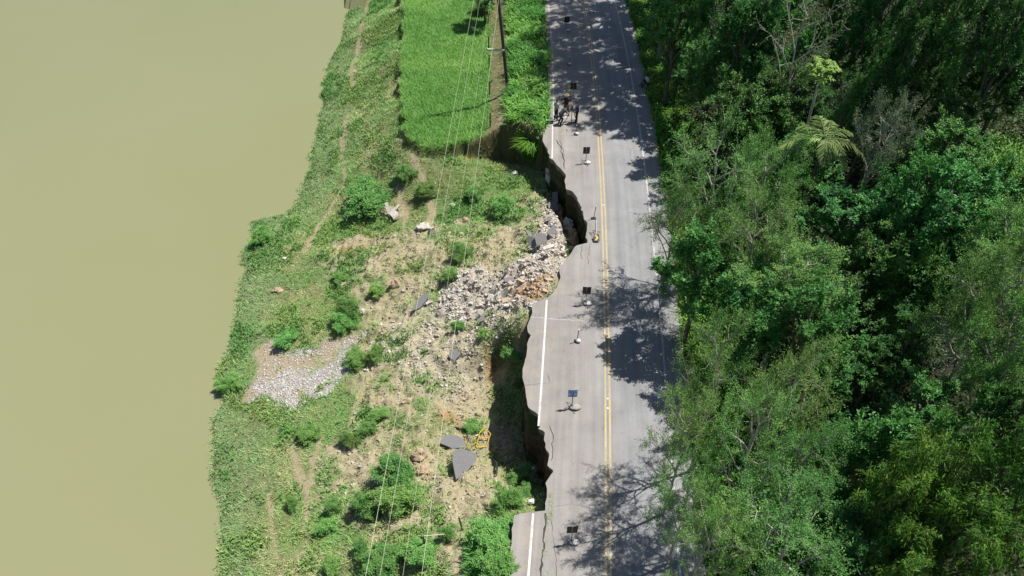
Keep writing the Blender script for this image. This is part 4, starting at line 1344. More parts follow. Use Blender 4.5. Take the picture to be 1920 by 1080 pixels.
TREES = [
    # u, v, r px, crown height, kind, label
    (1345, 350, 105, 7.5, 'lacy', 'feathery light green tree overhanging the road opposite the deepest bite'),
    (1265, 425, 62, 5.5, 'lacy', 'small feathery tree whose twigs reach over the white edge line'),
    (1435, 345, 80, 6.5, 'feathery', 'feathery tree between the palm and the roadside trees'),
    (1415, 455, 95, 7.0, 'lacy', 'feathery tree with forked pale branches above the dark gap'),
    (1310, 520, 75, 5.0, 'broad', 'dark leafy tree at the road edge above the big road shadow'),
    (1480, 545, 95, 6.5, 'feathery', 'bright yellow green tree in the middle of the hillside'),
    (1400, 600, 75, 5.0, 'broad', 'shaded leafy tree beside the big road shadow'),
    (1500, 640, 90, 6.0, 'broad', 'lit leafy tree just above the darkest hollow'),
    (1340, 715, 85, 7.0, 'lacy', 'yellow green feathery tree with a pale forked trunk by the road'),
    (1282, 815, 72, 6.5, 'lacy', 'feathery tree spilling over the road edge near the lower shadow'),
    (1480, 775, 95, 7.5, 'lacy', 'tall feathery tree below the darkest hollow'),
    (1400, 860, 105, 7.0, 'lacy', 'large feathery tree with many white branches in the lower wood'),
    (1285, 940, 70, 5.5, 'lacy', 'loose leafy tree hanging over the road at lower right'),
    (1500, 900, 90, 6.5, 'lacy', 'feathery tree left of the mossy yellow green canopy'),
    (1320, 1030, 95, 6.0, 'lacy', 'feathery tree at the bottom border beside the road'),
    (1470, 1020, 120, 6.5, 'lacy', 'feathery tree with tangled bare branches at the bottom border'),
    (1620, 860, 80, 5.0, 'broad', 'dull dark tree above the mossy yellow green canopy'),
    (1720, 790, 75, 4.5, 'broad', 'thin dark green tree in shade below the dead branches'),
    (1700, 960, 115, 6.0, 'bamboo', 'mossy yellow green drooping canopy at lower right, left half'),
    (1830, 950, 120, 6.5, 'bamboo', 'mossy yellow green drooping canopy at lower right, right half'),
    (1760, 1060, 110, 5.5, 'bamboo', 'drooping canopy cut by the bottom border'),
    (1620, 1040, 90, 4.5, 'broad', 'dark tree between the white branches and the mossy canopy'),
    (1900, 800, 85, 6.5, 'broad', 'dark green tree at the right border above the mossy canopy'),
    (1880, 680, 85, 7.0, 'feathery', 'feathery tree right of the grey dead branches'),
    (1860, 580, 90, 7.5, 'feathery', 'light feathery tree at the right border above the dead branches'),
    (1900, 480, 85, 7.0, 'feathery', 'feathery tree at the right border under the grass hillside'),
    (1770, 420, 100, 6.0, 'broad', 'broad sunlit leafy tree below the grass hillside'),
    (1700, 400, 75, 6.0, 'broad', 'bright leafy tree right of the grey crowned tree'),
    (1850, 400, 70, 5.0, 'broad', 'leafy tree touching the lower rim of the grass hillside'),
    (1650, 500, 70, 4.5, 'broad', 'bluish green leafy tree beside the tangle of vines'),
    (1600, 440, 85, 4.5, 'broad', 'dark small leaved tree under the grey crowned tree'),
    (1760, 540, 80, 4.0, 'broad', 'shaded tree right of the tangle of vines'),
    (1575, 560, 60, 3.5, 'broad', 'low leafy tree beside the bright yellow green tree'),
    (1652, 262, 68, 8.0, 'grey', 'grey crowned tree with a bare pale stem right of the palm'),
    (1690, 140, 62, 7.5, 'broad', 'bright round topped tree among the dark tall trunks'),
    (1640, 195, 48, 6.0, 'broad', 'small bright tree below the round topped one'),
    (1500, 320, 60, 4.5, 'broad', 'bright leafy tree directly under the palm'),
    (1580, 205, 55, 5.0, 'feathery', 'soft green tree above the palm'),
    (1470, 200, 60, 5.0, 'broad', 'leafy tree left of the slender big leaved tree'),
    (1430, 245, 60, 4.5, 'broad', 'dark leafy tree up the slope from the roadside trees'),
    (1385, 225, 70, 5.0, 'broad', 'dark shaded tree above the feathery roadside tree'),
    (1335, 140, 65, 5.0, 'broad', 'dark shaded tree beside the sitting person'),
    (1380, 130, 75, 7.0, 'broad', 'dark tree left of the bare pale branches'),
    (1270, 40, 75, 7.0, 'broad', 'dark tree at the top border beside the road'),
    (1360, 30, 75, 8.0, 'broad', 'dark tree at the top border, second from the road'),
    (1440, 60, 75, 8.0, 'broad', 'dark tree at the top border left of the bare branches'),
    (1570, 60, 70, 7.0, 'broad', 'dark tree at the top border right of the bare branches'),
    (1760, 300, 70, 4.5, 'broad', 'leafy tree in shade under the leaning tall trunks'),
    (1770, 70, 80, 9.0, 'broad', 'dark crown at the top border among the leaning trunks'),
    (1900, 60, 85, 9.0, 'broad', 'dark crown in the top right corner'),
    (1640, 60, 70, 8.0, 'broad', 'dark crown at the top border above the bright round tree'),
    (1850, 165, 65, 4.5, 'broad', 'dark leafy tree between the leaning trunks and the right border'),
    (1775, 235, 60, 4.0, 'broad', 'low dark tree at the foot of the leaning trunks'),
    (1905, 120, 60, 5.0, 'broad', 'dark tree under the top right corner crown'),
    (1640, 690, 55, 2.6, 'broad', 'low shaded tree inside the dark hollow'),
    (1560, 705, 55, 3.0, 'broad', 'low leafy tree at the left rim of the dark hollow'),
    (1700, 640, 60, 3.2, 'broad', 'low dark tree left of the grey dead branches'),
    (1700, 560, 50, 3.0, 'shrub', 'low shaded bush in the hollow of the hillside'),
]
seen = {}
for i, (u, v, rp, up, kd, lab) in enumerate(TREES):
    seen[kd] = seen.get(kd, 0) + 1
    lab = lab.replace(' opposite the deepest bite', ' opposite the deepest bite')
    nm = {'feathery': 'feathery_tree', 'lacy': 'feathery_tree', 'broad': 'broadleaf_tree', 'bamboo': 'drooping_tree', 'grey': 'grey_leaved_tree', 'shrub': 'bush'}[kd]
    place_tree(nm, lab, u, v, rp, up, kd, seen[kd], cat='bush' if kd == 'shrub' else 'tree')

# tall dark trees on the upper slope; some stand past the top border and throw their shade on the road
TALL = [(13.4, 58.5, 0.86, 'slim dark tree above the sitting person'), (12.6, 61.5, 0.95, 'dark tree shading both lanes above the people'), (12.8, 65.0, 1.0, 'tall dark tree past the top border shading the far road'), (13.0, 69.0, 1.0, 'dark tree close to the far road edge'),
        (13.3, 73.0, 1.0, 'tall dark tree farther along past the top border by the road'), (14.0, 78.0, 1.0, 'tall dark tree standing farthest along the road'), (16.0, 61.0, 1.05, 'dark tree set back behind the slim one'), (16.2, 66.0, 1.15, 'tall dark tree set back from the far road'), (16.5, 72.0, 1.1, 'tall dark tree second back from the far road'), (14.6, 55.0, 0.8, 'slim tree throwing branch shade near the standing people'),
        (24.5, 50.0, 0.95, 'leftmost of the tall leaning trunks at the top right'), (26.6, 46.5, 0.9, 'second of the tall leaning trunks at the top right'), (28.0, 50.5, 1.0, 'third of the tall leaning trunks at the top right'), (29.3, 46.0, 0.95, 'fourth of the tall leaning trunks at the top right'),
        (31.0, 49.0, 1.0, 'rightmost of the tall leaning trunks at the top right'), (26.0, 55.0, 1.0, 'tall trunk behind the bright round topped tree'), (30.0, 56.0, 1.05, 'tall dark tree behind the leaning trunks'), (22.0, 60.0, 0.95, 'tall dark tree behind the bare pale branches')]
for i, (x_, y_, s_, lab) in enumerate(TALL):
    h, R, z0, tm, cm = PROTO['tall'][i % 2]
    o = thing('tall_tree', lab, 'tree', (x_, y_, float(sample(ZZ, x_, y_))), i * 1.7, 'tall dark trees')
    o.scale = (s_, s_, s_ * (1.35 if i < 10 else 1.1))
    add('trunk', tm, o); add('crown', cm, o)

for i, (x_, y_, s_, lab) in enumerate([(13.3, 59.5, 0.95, 'dark low crowned tree at the road edge near the top border'), (13.6, 63.5, 1.0, 'low crowned dark tree second along the far road edge'), (13.5, 68.0, 1.0, 'low crowned dark tree third along the far road edge'), (13.6, 73.0, 1.05, 'low crowned dark tree fourth along the far road edge'), (13.0, 55.6, 0.62, 'small dark tree leaning toward the sitting person')]):
    h, R, z0, tm, cm = PROTO['broad'][i % 3]
    o = thing('broadleaf_tree', lab, 'tree', (x_, y_, float(sample(ZZ, x_, y_))), i * 2.1, 'hillside trees')
    o.scale = (s_, s_, s_)
    add('trunk', tm, o); add('crown', cm, o)

place_tree('field_tree', 'small tree at the top border shading the field corner', 908, -18, 34, 3.2, 'broad', 1, group='bank trees')

# bare grey branches on the right
t = place_tree('dead_tree', 'grey dead branching tree above the dark hollow', 1800, 650, 75, 4.5, 'bare', 0)
# bare pale tree at the top
t = place_tree('bare_tree', 'pale bare branched tree with few leaves at the top', 1500, 75, 85, 10.0, 'bare', 0)

# slender tree with big leaves
p = at(1542, 135, 9.0) + np.array((0.25, 0, 0))
t = thing('slender_tree', 'slender tree with a tuft of big bright leaves above the palm', 'tree', p, 0, 'hillside trees')
hh = 9.0
MB().tube([(0, 0, -0.4), (-0.1, 0, hh * 0.4), (-0.2, 0.1, hh * 0.75), (-0.25, 0.1, hh)], [0.11, 0.1, 0.08, 0.06], 8).build('trunk', M['bark_pale'], t, True)
r = np.random.default_rng(91)
nb = 40
th = r.uniform(0, 6.28, nb); el = r.uniform(-0.2, 1.0, nb)
D = np.stack([np.cos(th) * np.cos(el), np.sin(th) * np.cos(el), np.sin(el)], -1)
Pb = np.array((-0.25, 0.1, hh)) + D * r.uniform(0.25, 0.95, (nb, 1)) + np.stack([np.zeros(nb), np.zeros(nb), r.uniform(-0.7, 0.4, nb)], -1)
Pl = np.repeat(Pb, 11, 0); an = np.tile(np.arange(11) * 2 * math.pi / 11, nb)
Dl = unit(np.stack([np.cos(an), np.sin(an), np.full(len(an), -0.35)], -1) + r.normal(0, 0.12, (len(an), 3)))
Nl = unit(np.array((0, 0, 1.0)) + r.normal(0, 0.2, Dl.shape)); Nl = unit(Nl - Dl * np.sum(Nl * Dl, 1, keepdims=True))
cl_ = np.tile(C(0.20, 0.36, 0.07), (len(an), 1)) * (1 + 0.4 * (r.random((len(an), 1)) - 0.5))
V, F, cl_ = leaf_quads(Pl, Dl, Nl, r.uniform(0.24, 0.40, len(an)), r.uniform(0.08, 0.13, len(an)), cl_)
add('crown', mesh_np('crown', V, F, [M['leaf']], False, cl_), t)

# palm
PH = 7.5
p = at(1545, 262, PH)
t = thing('palm_tree', 'palm with long arching fronds in the middle of the wood', 'palm', p, 0, None)
MB().tube([(0, 0, -0.4), (0.12, 0, PH * 0.5), (0.05, 0, PH)], [0.13, 0.11, 0.1], 8).build('trunk', M['bark_dark'], t, True)
r = np.random.default_rng(95)
for i, (az, el0, Lf, dr) in enumerate([(3.05, .45, 2.7, .75), (2.35, .8, 2.1, .7), (1.75, 1.0, 2.0, .5), (1.15, .8, 2.4, .7), (0.45, .65, 2.3, .7), (-0.2, .4, 2.6, .8), (4.5, .5, 1.6, .9), (5.3, .45, 1.9, .9)]):
    N_ = 26
    ff = np.linspace(0.08, 1, N_)
    dirh = np.array((math.cos(az), math.sin(az), 0.0))
    spine = np.array((0.05, 0, PH)) + dirh * (Lf * ff * math.cos(el0) ** 0.6)[:, None] + np.array((0, 0, 1.0)) * (Lf * (math.sin(el0) * ff - dr * ff ** 2.2))[:, None]
    tang = unit(np.gradient(spine, axis=0))
    sidev = unit(np.cross(tang, np.array((0, 0, 1.0))))
    Ps = np.repeat(spine, 2, 0); Tg = np.repeat(tang, 2, 0); sgn = np.tile([1, -1], N_)[:, None]
    Dl = unit(np.repeat(sidev, 2, 0) * sgn + Tg * 0.9 + np.array((0, 0, -0.6)) + r.normal(0, 0.16, Ps.shape))
    Nl = unit(np.array((0, 0, 1.0)) + r.normal(0, 0.15, Dl.shape)); Nl = unit(Nl - Dl * np.sum(Nl * Dl, 1, keepdims=True))
    Ln = np.repeat(0.62 * np.sin(np.clip(ff * 0.9 + 0.1, 0, 1) * math.pi) ** 0.6 + 0.08, 2)
    cc = np.tile(C(0.30, 0.40, 0.15), (len(Ps), 1)) * (1 + 0.3 * (r.random((len(Ps), 1)) - 0.5))
    V, F, cc = leaf_quads(Ps, Dl, Nl, Ln, np.full(len(Ps), 0.085), cc)
    fr = add('frond', mesh_np('frond', V, F, [M['leaf']], False, cc), t)
    MB().tube([tuple(q) for q in spine[::4]], [0.022, 0.02, 0.018, 0.015, 0.012, 0.01, 0.008, 0.006, 0.005][:len(spine[::4])], 5).build('rib', M['rib'], fr)

# ------------------------------------------------------------------ shrubs on the bank
SHRUBS = [(690, 368, 46, 'wide dark green bush on the upper bank by the concrete remains'), (636, 522, 11, 'small round bush above the lower footpath'), (704, 545, 20, 'dark round bush touching the footpath'),
          (652, 580, 26, 'green bush below and left of the dark round bush'), (642, 605, 22, 'green bush at the top corner of the gravel patch'), (532, 640, 22, 'green bush growing into the gravel patch'),
          (668, 672, 20, 'bright bush at the right end of the gravel'), (702, 664, 20, 'bright bush right of the white block'), (712, 778, 17, 'upper bush of the curved row'), (688, 803, 19, 'middle bush of the curved row'), (655, 826, 18, 'lower bush of the curved row'),
          (742, 885, 42, 'large dark green bush left of the tan boulders'), (745, 935, 40, 'dark bush below the largest one'), (690, 950, 28, 'dark bush left in the lower cluster'), (622, 950, 22, 'bush right of the twin footpaths'), (612, 985, 18, 'shaded bush beside the right footpath'),
          (863, 474, 20, 'bluish bush above the rubble tongue'), (845, 515, 20, 'dark bush under the left cable by the rubble'), (858, 612, 14, 'small bush in the middle of the slip'), (905, 625, 12, 'little bush under the asphalt chip'),
          (945, 385, 26, 'pale bush under the right cable'), (800, 355, 20, 'bush at the bend of the upper footpath'), 
          (760, 325, 20, 'dark bush at the field corner'), (885, 365, 20, 'olive bush under the middle cables'), (958, 665, 18, 'dark shrub hanging at the top of the shaded scarp'), (975, 720, 12, 'small shrub on the shaded scarp wall'),
          (885, 803, 22, 'bright tufted bush left of the yellow frame'), (975, 895, 26, 'green bush at the foot of the shaded scarp'), (950, 935, 30, 'bright bush above the lower slab'), (985, 925, 18, 'bush with white litter above the lower slab'),
          (925, 1010, 36, 'tall lush bush left of the lower slab'), (930, 1065, 36, 'lush bush at the bottom border beside the slab'), (790, 1040, 34, 'green bush around the railed fence post'), (720, 1055, 32, 'bright bush at the bottom border'), (680, 1035, 20, 'dark round bush near the bottom border'),
          (575, 815, 18, 'low yellow green bush above the twin footpaths'), (546, 945, 16, 'low bush between the twin footpaths'), (840, 1000, 22, 'grey green bush by the leaning fence post'), (905, 15, 18, 'bush at the top of the fence line'), (620, 1060, 18, 'low bush right of the footpath at the bottom'), (430, 720, 18, 'shore bush left of the gravel patch'), (490, 440, 20, 'shore bush on the jutting bank corner')]
for i, (u, v, rp, lab) in enumerate(SHRUBS):
    p = at(u, v)
    dist = math.dist(p, (0, 0, CAM_H))
    rr = rp * dist / FPX
    place_tree('bush', lab, u, v, rp, max(0.22, min(0.75, rr * 0.6)), 'shrub', i, 'bush', 'bushes on the bank')

# tall grass clump hanging in the hollow
p = at(1000, 298)
r = np.random.default_rng(97)
n = 750
an = r.uniform(0, 6.28, n); L_ = r.uniform(1.2, 3.0, n); b0 = np.stack([r.normal(0, .25, n), r.normal(0, .2, n), np.zeros(n)], -1)
dx = np.stack([np.cos(an), np.sin(an), np.zeros(n)], -1)
wv_ = np.stack([-np.sin(an), np.cos(an), np.zeros(n)], -1) * 0.03
m1 = b0 + dx * (L_ * 0.25)[:, None] + np.array((0, 0, 1.0)) * (L_ * 0.65)[:, None]
m2 = b0 + dx * (L_ * 0.62)[:, None] + np.array((0, 0, 1.0)) * (L_ * 0.62)[:, None]
V = np.stack([b0 - wv_, b0 + wv_, m1 + wv_, m2, m1 - wv_], 1).reshape(-1, 3)
i5 = np.arange(n) * 5
F = np.concatenate([np.stack([i5, i5 + 1, i5 + 2], -1), np.stack([i5, i5 + 2, i5 + 4], -1), np.stack([i5 + 4, i5 + 2, i5 + 3], -1)])
cc = np.repeat(np.tile(C(0.12, 0.27, 0.03), (n, 1)) * (1 + 0.5 * (r.random((n, 1)) - 0.5)), 5, 0)
o = add('grass_clump', mesh_np('grass_clump', V, F, [M['grass']], False, cc), loc=tuple(p))
tag(o, 'bright arching clump of tall grass in the shaded hollow', 'grass')

# ------------------------------------------------------------------ road furniture
def sandbags(t, m='sandbag', seed=3, s=1.0):
    MB().blob((0.13 * s, -0.04, 0.09), (0.24 * s, 0.15 * s, 0.1), seed, 0.12).build('sandbag', M[m], t, True)


def sign(u, v, label, rz=0.0, kind='back', bag='sandbag', h=1.35):
    p = G(u, v, 0.03)
    t = thing('sign_stand', label, 'sign', p, rz, 'temporary signs on the road')
    MB().tube([(0, 0, 0.02), (0, 0, h)], 0.022, 8).build('post', M['post_grey'], t)
    for a in (0.2, 2.2, 3.4, 5.0):
        MB().tube([(0, 0, 0.22), (0.42 * math.cos(a), 0.42 * math.sin(a), 0.02)], 0.014, 5).build('leg', M['steel_black'], t)
    sandbags(t, bag, int(u), 1.0 if kind == 'back' else 1.35)
    for sgn in (-1, 1):
        x0, x1 = sgn * 0.025, sgn * 0.235
        a = Matrix.Rotation(sgn * 0.12, 3, 'Z')
        pn = MB().box((sgn * 0.13, 0.03, h - 0.29), (0.215, 0.012, 0.56), a).build('panel', M['black_panel' if kind == 'back' else 'blue_sign'], t)
        if kind == 'back':
            # the traffic side carries a yellow field with a black chevron
            fc = MB()
            for (cx_, cz_, rt) in ((0, 0.1, 0.6), (0, -0.1, -0.6)):
                fc.box((sgn * 0.13 + cx_, 0.03 + 0.0095, h - 0.29 + cz_), (0.06, 0.004, 0.26), Matrix.Rotation(rt, 3, 'Y'))
            fc.build('chevron', M['yellow'], pn)
        else:
            ws = MB()
            ws.box((sgn * 0.13, 0.015, h - 0.545), (0.2, 0.006, 0.05), a)
            if sgn < 0:
                ws.box((-0.17, 0.013, h - 0.34), (0.085, 0.006, 0.13)); ws.box((-0.05, 0.02, h - 0.08), (0.03, 0.006, 0.1))
            else:
                ws.box((0.07, 0.017, h - 0.10), (0.025, 0.006, 0.13)); ws.box((0.10, 0.015, h - 0.15), (0.06, 0.006, 0.03))
                ws.box((0.165, 0.012, h - 0.10), (0.024, 0.006, 0.14), Matrix.Rotation(0.3, 3, 'Y')); ws.box((0.2, 0.010, h - 0.10), (0.024, 0.006, 0.14), Matrix.Rotation(-0.3, 3, 'Y'))
                ws.box((0.12, 0.013, h - 0.36), (0.08, 0.006, 0.12)); ws.box((0.2, 0.008, h - 0.33), (0.025, 0.006, 0.08))
            ws.build('lettering', M['white_paint'], pn)
    return t


sign(1062, 58, 'farthest black backed twin panel sign in tree shade', 0.05)
sign(1074, 184, 'black backed twin panel sign behind the standing people', 0.0)
sign(1098, 306, 'black backed sign beside the upper bite in the road', 0.04)
sign(1098, 570, 'black backed sign opposite the rubble ramp', -0.05)
sign(1072, 764, 'blue and white twin panel sign on a sandbagged stand', 0.0, 'blue', 'bag_grey', 1.4)
sign(1071, 1017, 'nearest black backed sign with white sandbag at the bottom', 0.08)


def delineator(u, v, label, h=1.0, lean=0.0, bag=True):
    p = G(u, v, 0.03)
    t = thing('delineator_post', label, 'post', p, 0, 'thin posts on the road')
    MB().tube([(0, 0, 0), (lean, 0, h)], 0.025, 7).build('post', M['steel_black'], t)
    MB().tube([(lean * .93, 0, h * 0.93), (lean, 0, h + 0.01)], 0.028, 7).build('cap', M['white_paint'], t)
    MB().box((0, 0, 0.03), (0.3, 0.22, 0.06)).build('foot', M['rubber'], t)
    if bag:
        MB().blob((0.06, -0.05, 0.12), (0.15, 0.13, 0.1), int(v), 0.12).build('sandbag', M['sandbag'], t, True)


delineator(1067, 121, 'farthest thin dark post in the tree shade', 0.75)
delineator(1080, 252, 'thin post with a white foot just below the people', 0.8)
delineator(1113, 410, 'thin dark leaning post above the fallen chevron', 1.05, 0.08, False)
delineator(1082, 640, 'thin dark post with a white sandbag by the big shadow', 0.95, 0.04)

# fallen chevron sign
p = G(1117, 441, 0.03)
t = thing('chevron_sign', 'fallen yellow chevron sign lying on the road by the deepest bite', 'sign', p, 0)
MB().box((0, -0.5, 0.2), (0.36, 0.5, 0.02), Matrix.Rotation(0.35, 3, 'X')).build('panel', M['black_panel'], t)
pn = t.children[0]
ch = MB()
ch.poly([(-.13, .19, .014), (-.02, .19, .014), (.12, 0, .014), (-.02, -.19, .014), (-.13, -.19, .014), (.0, 0, .014), (-.13, .19, .02), (-.02, .19, .02), (.12, 0, .02), (-.02, -.19, .02), (-.13, -.19, .02), (.0, 0, .02)],
        [(6, 11, 8, 7), (11, 10, 9, 8), (0, 1, 7, 6), (1, 2, 8, 7), (2, 3, 9, 8), (3, 4, 10, 9), (4, 5, 11, 10), (5, 0, 6, 11)]).build('chevron', M['yellow'], pn, loc=(0, -0.5, 0.2), rot=(0.35, 0, 0))
MB().tube([(0, 0.45, 0.9), (0, -0.25, 0.3)], 0.022, 7).build('post', M['white_paint'], t)
MB().tube([(-0.02, 0.2, 0.03), (-0.02, 0.45, 0.9)], 0.018, 7).build('strut', M['steel_black'], t)
for a in (0.4, 2.0, 3.3, 5.4):
    MB().tube([(0, 0.15, 0.25), (0.36 * math.cos(a), 0.15 + 0.36 * math.sin(a), 0.02)], 0.014, 5).build('leg', M['steel_black'], t)

# barrier easel behind the people
p = G(1074, 178, 0.03)
t = thing('work_barrier', 'pale timber work barrier behind the standing people', 'barrier', p)
for x_ in (-0.42, 0.42):
    MB().tube([(x_, -0.25, 0), (x_ * 0.9, 0, 1.0)], 0.03, 6).build('leg', M['timber_pale'], t)
    MB().tube([(x_, 0.25, 0), (x_ * 0.9, 0, 1.0)], 0.03, 6).build('leg', M['timber_pale'], t)
MB().box((0, -0.06, 0.72), (1.0, 0.03, 0.16)).build('board', M['yellow'], t)
MB().box((0, -0.14, 0.42), (1.0, 0.03, 0.12)).build('board', M['white_paint'], t)

# equipment case
p = G(1030, 230, 0.03)
t = thing('equipment_case', 'dark blue equipment case at the left of the people', 'case', p, 0.1)
MB().box((0, 0, 0.12), (0.55, 0.32, 0.24)).build('body', plain('case_shell', (0.03, 0.05, 0.07), 0.5), t)
MB().box((0, 0, 0.265), (0.53, 0.30, 0.05)).build('lid', plain('case_lid', (0.22, 0.33, 0.4), 0.45), t)
MB().tube([(-0.1, -0.17, 0.16), (-0.08, -0.2, 0.18), (0.08, -0.2, 0.18), (0.1, -0.17, 0.16)], 0.012, 5).build('handle', M['rubber'], t)
# survey tripod
p = G(1071, 226, 0.03)
t = thing('survey_tripod', 'black survey tripod in front of the person in blue', 'tripod', p)
for a in (0.5, 2.6, 4.7):
    MB().tube([(0.06 * math.cos(a), 0.06 * math.sin(a), 1.05), (0.42 * math.cos(a), 0.42 * math.sin(a), 0)], 0.022, 6).build('leg', M['steel_black'], t)
MB().tube([(0, 0, 1.02), (0, 0, 1.1)], 0.09, 10).build('head', M['steel_black'], t)
MB().box((0, 0, 1.22), (0.14, 0.12, 0.22)).build('instrument', M['post_grey'], t)
p = G(1057, 250, 0.03)
t = thing('survey_staff', 'short pale staff lying on the asphalt below the tripod', 'staff', p, 1.0)
MB().tube([(-0.4, 0, 0.03), (0.4, 0, 0.03)], 0.02, 6).build('rod', M['timber_pale'], t)
MB().box((0.42, 0, 0.04), (0.08, 0.08, 0.05)).build('foot', M['rubber'], t)


# ------------------------------------------------------------------ people
def capsule(mb, p, q, r1, r2, n=10):
    p, q = Vector(p), Vector(q)
    d = q - p
    L = d.length
    t = d / L if L > 1e-6 else Vector((0, 0, 1))
    pts, rs = [], []
    for a in (-90, -60, -30, 0):
        pts.append(p + t * r1 * math.sin(math.radians(a))); rs.append(max(1e-3, r1 * math.cos(math.radians(a))))
    for a in (0, 30, 60, 90):
        pts.append(q + t * r2 * math.sin(math.radians(a))); rs.append(max(1e-3, r2 * math.cos(math.radians(a))))
    mb.tube(pts, rs, n)


def lerp(a, b, f):
    return tuple(a[i] * (1 - f) + b[i] * f for i in range(3))


POSES = {
    'hips': dict(hipz=0.93, torso=(0, 0.02), legs=[((-0.13, 0, 0.5), (-0.2, 0.02, 0.08)), ((0.13, 0, 0.5), (0.2, 0.02, 0.08))], arms=[((-0.42, -0.1, 1.2), (-0.2, 0.08, 1.02)), ((0.42, -0.1, 1.2), (0.2, 0.08, 1.02))]),
    'stand': dict(hipz=0.93, torso=(0, 0.04), legs=[((-0.1, 0.02, 0.5), (-0.12, 0.0, 0.08)), ((0.1, 0.03, 0.5), (0.12, 0.02, 0.08))], arms=[((-0.25, 0.0, 1.15), (-0.24, 0.12, 0.9)), ((0.25, 0.02, 1.15), (0.18, 0.28, 1.02))]),
    'bend': dict(hipz=0.86, torso=(0.0, 0.36), legs=[((-0.13, 0.12, 0.47), (-0.14, -0.05, 0.08)), ((0.13, 0.14, 0.47), (0.14, -0.02, 0.08))], arms=[((-0.22, 0.42, 0.98), (-0.1, 0.62, 0.86)), ((0.22, 0.42, 0.98), (0.1, 0.62, 0.86))]),
    'sit': dict(hipz=0.2, torso=(0, 0.08), legs=[((-0.16, 0.38, 0.46), (-0.14, 0.5, 0.08)), ((0.16, 0.38, 0.46), (0.14, 0.5, 0.08))], arms=[((-0.26, 0.15, 0.44), (-0.14, 0.38, 0.46)), ((0.26, 0.15, 0.44), (0.14, 0.38, 0.46))]),
}
SKIN = plain('skin', (0.30, 0.17, 0.11), 0.6)
HAIR = plain('hair', (0.015, 0.012, 0.01), 0.7)


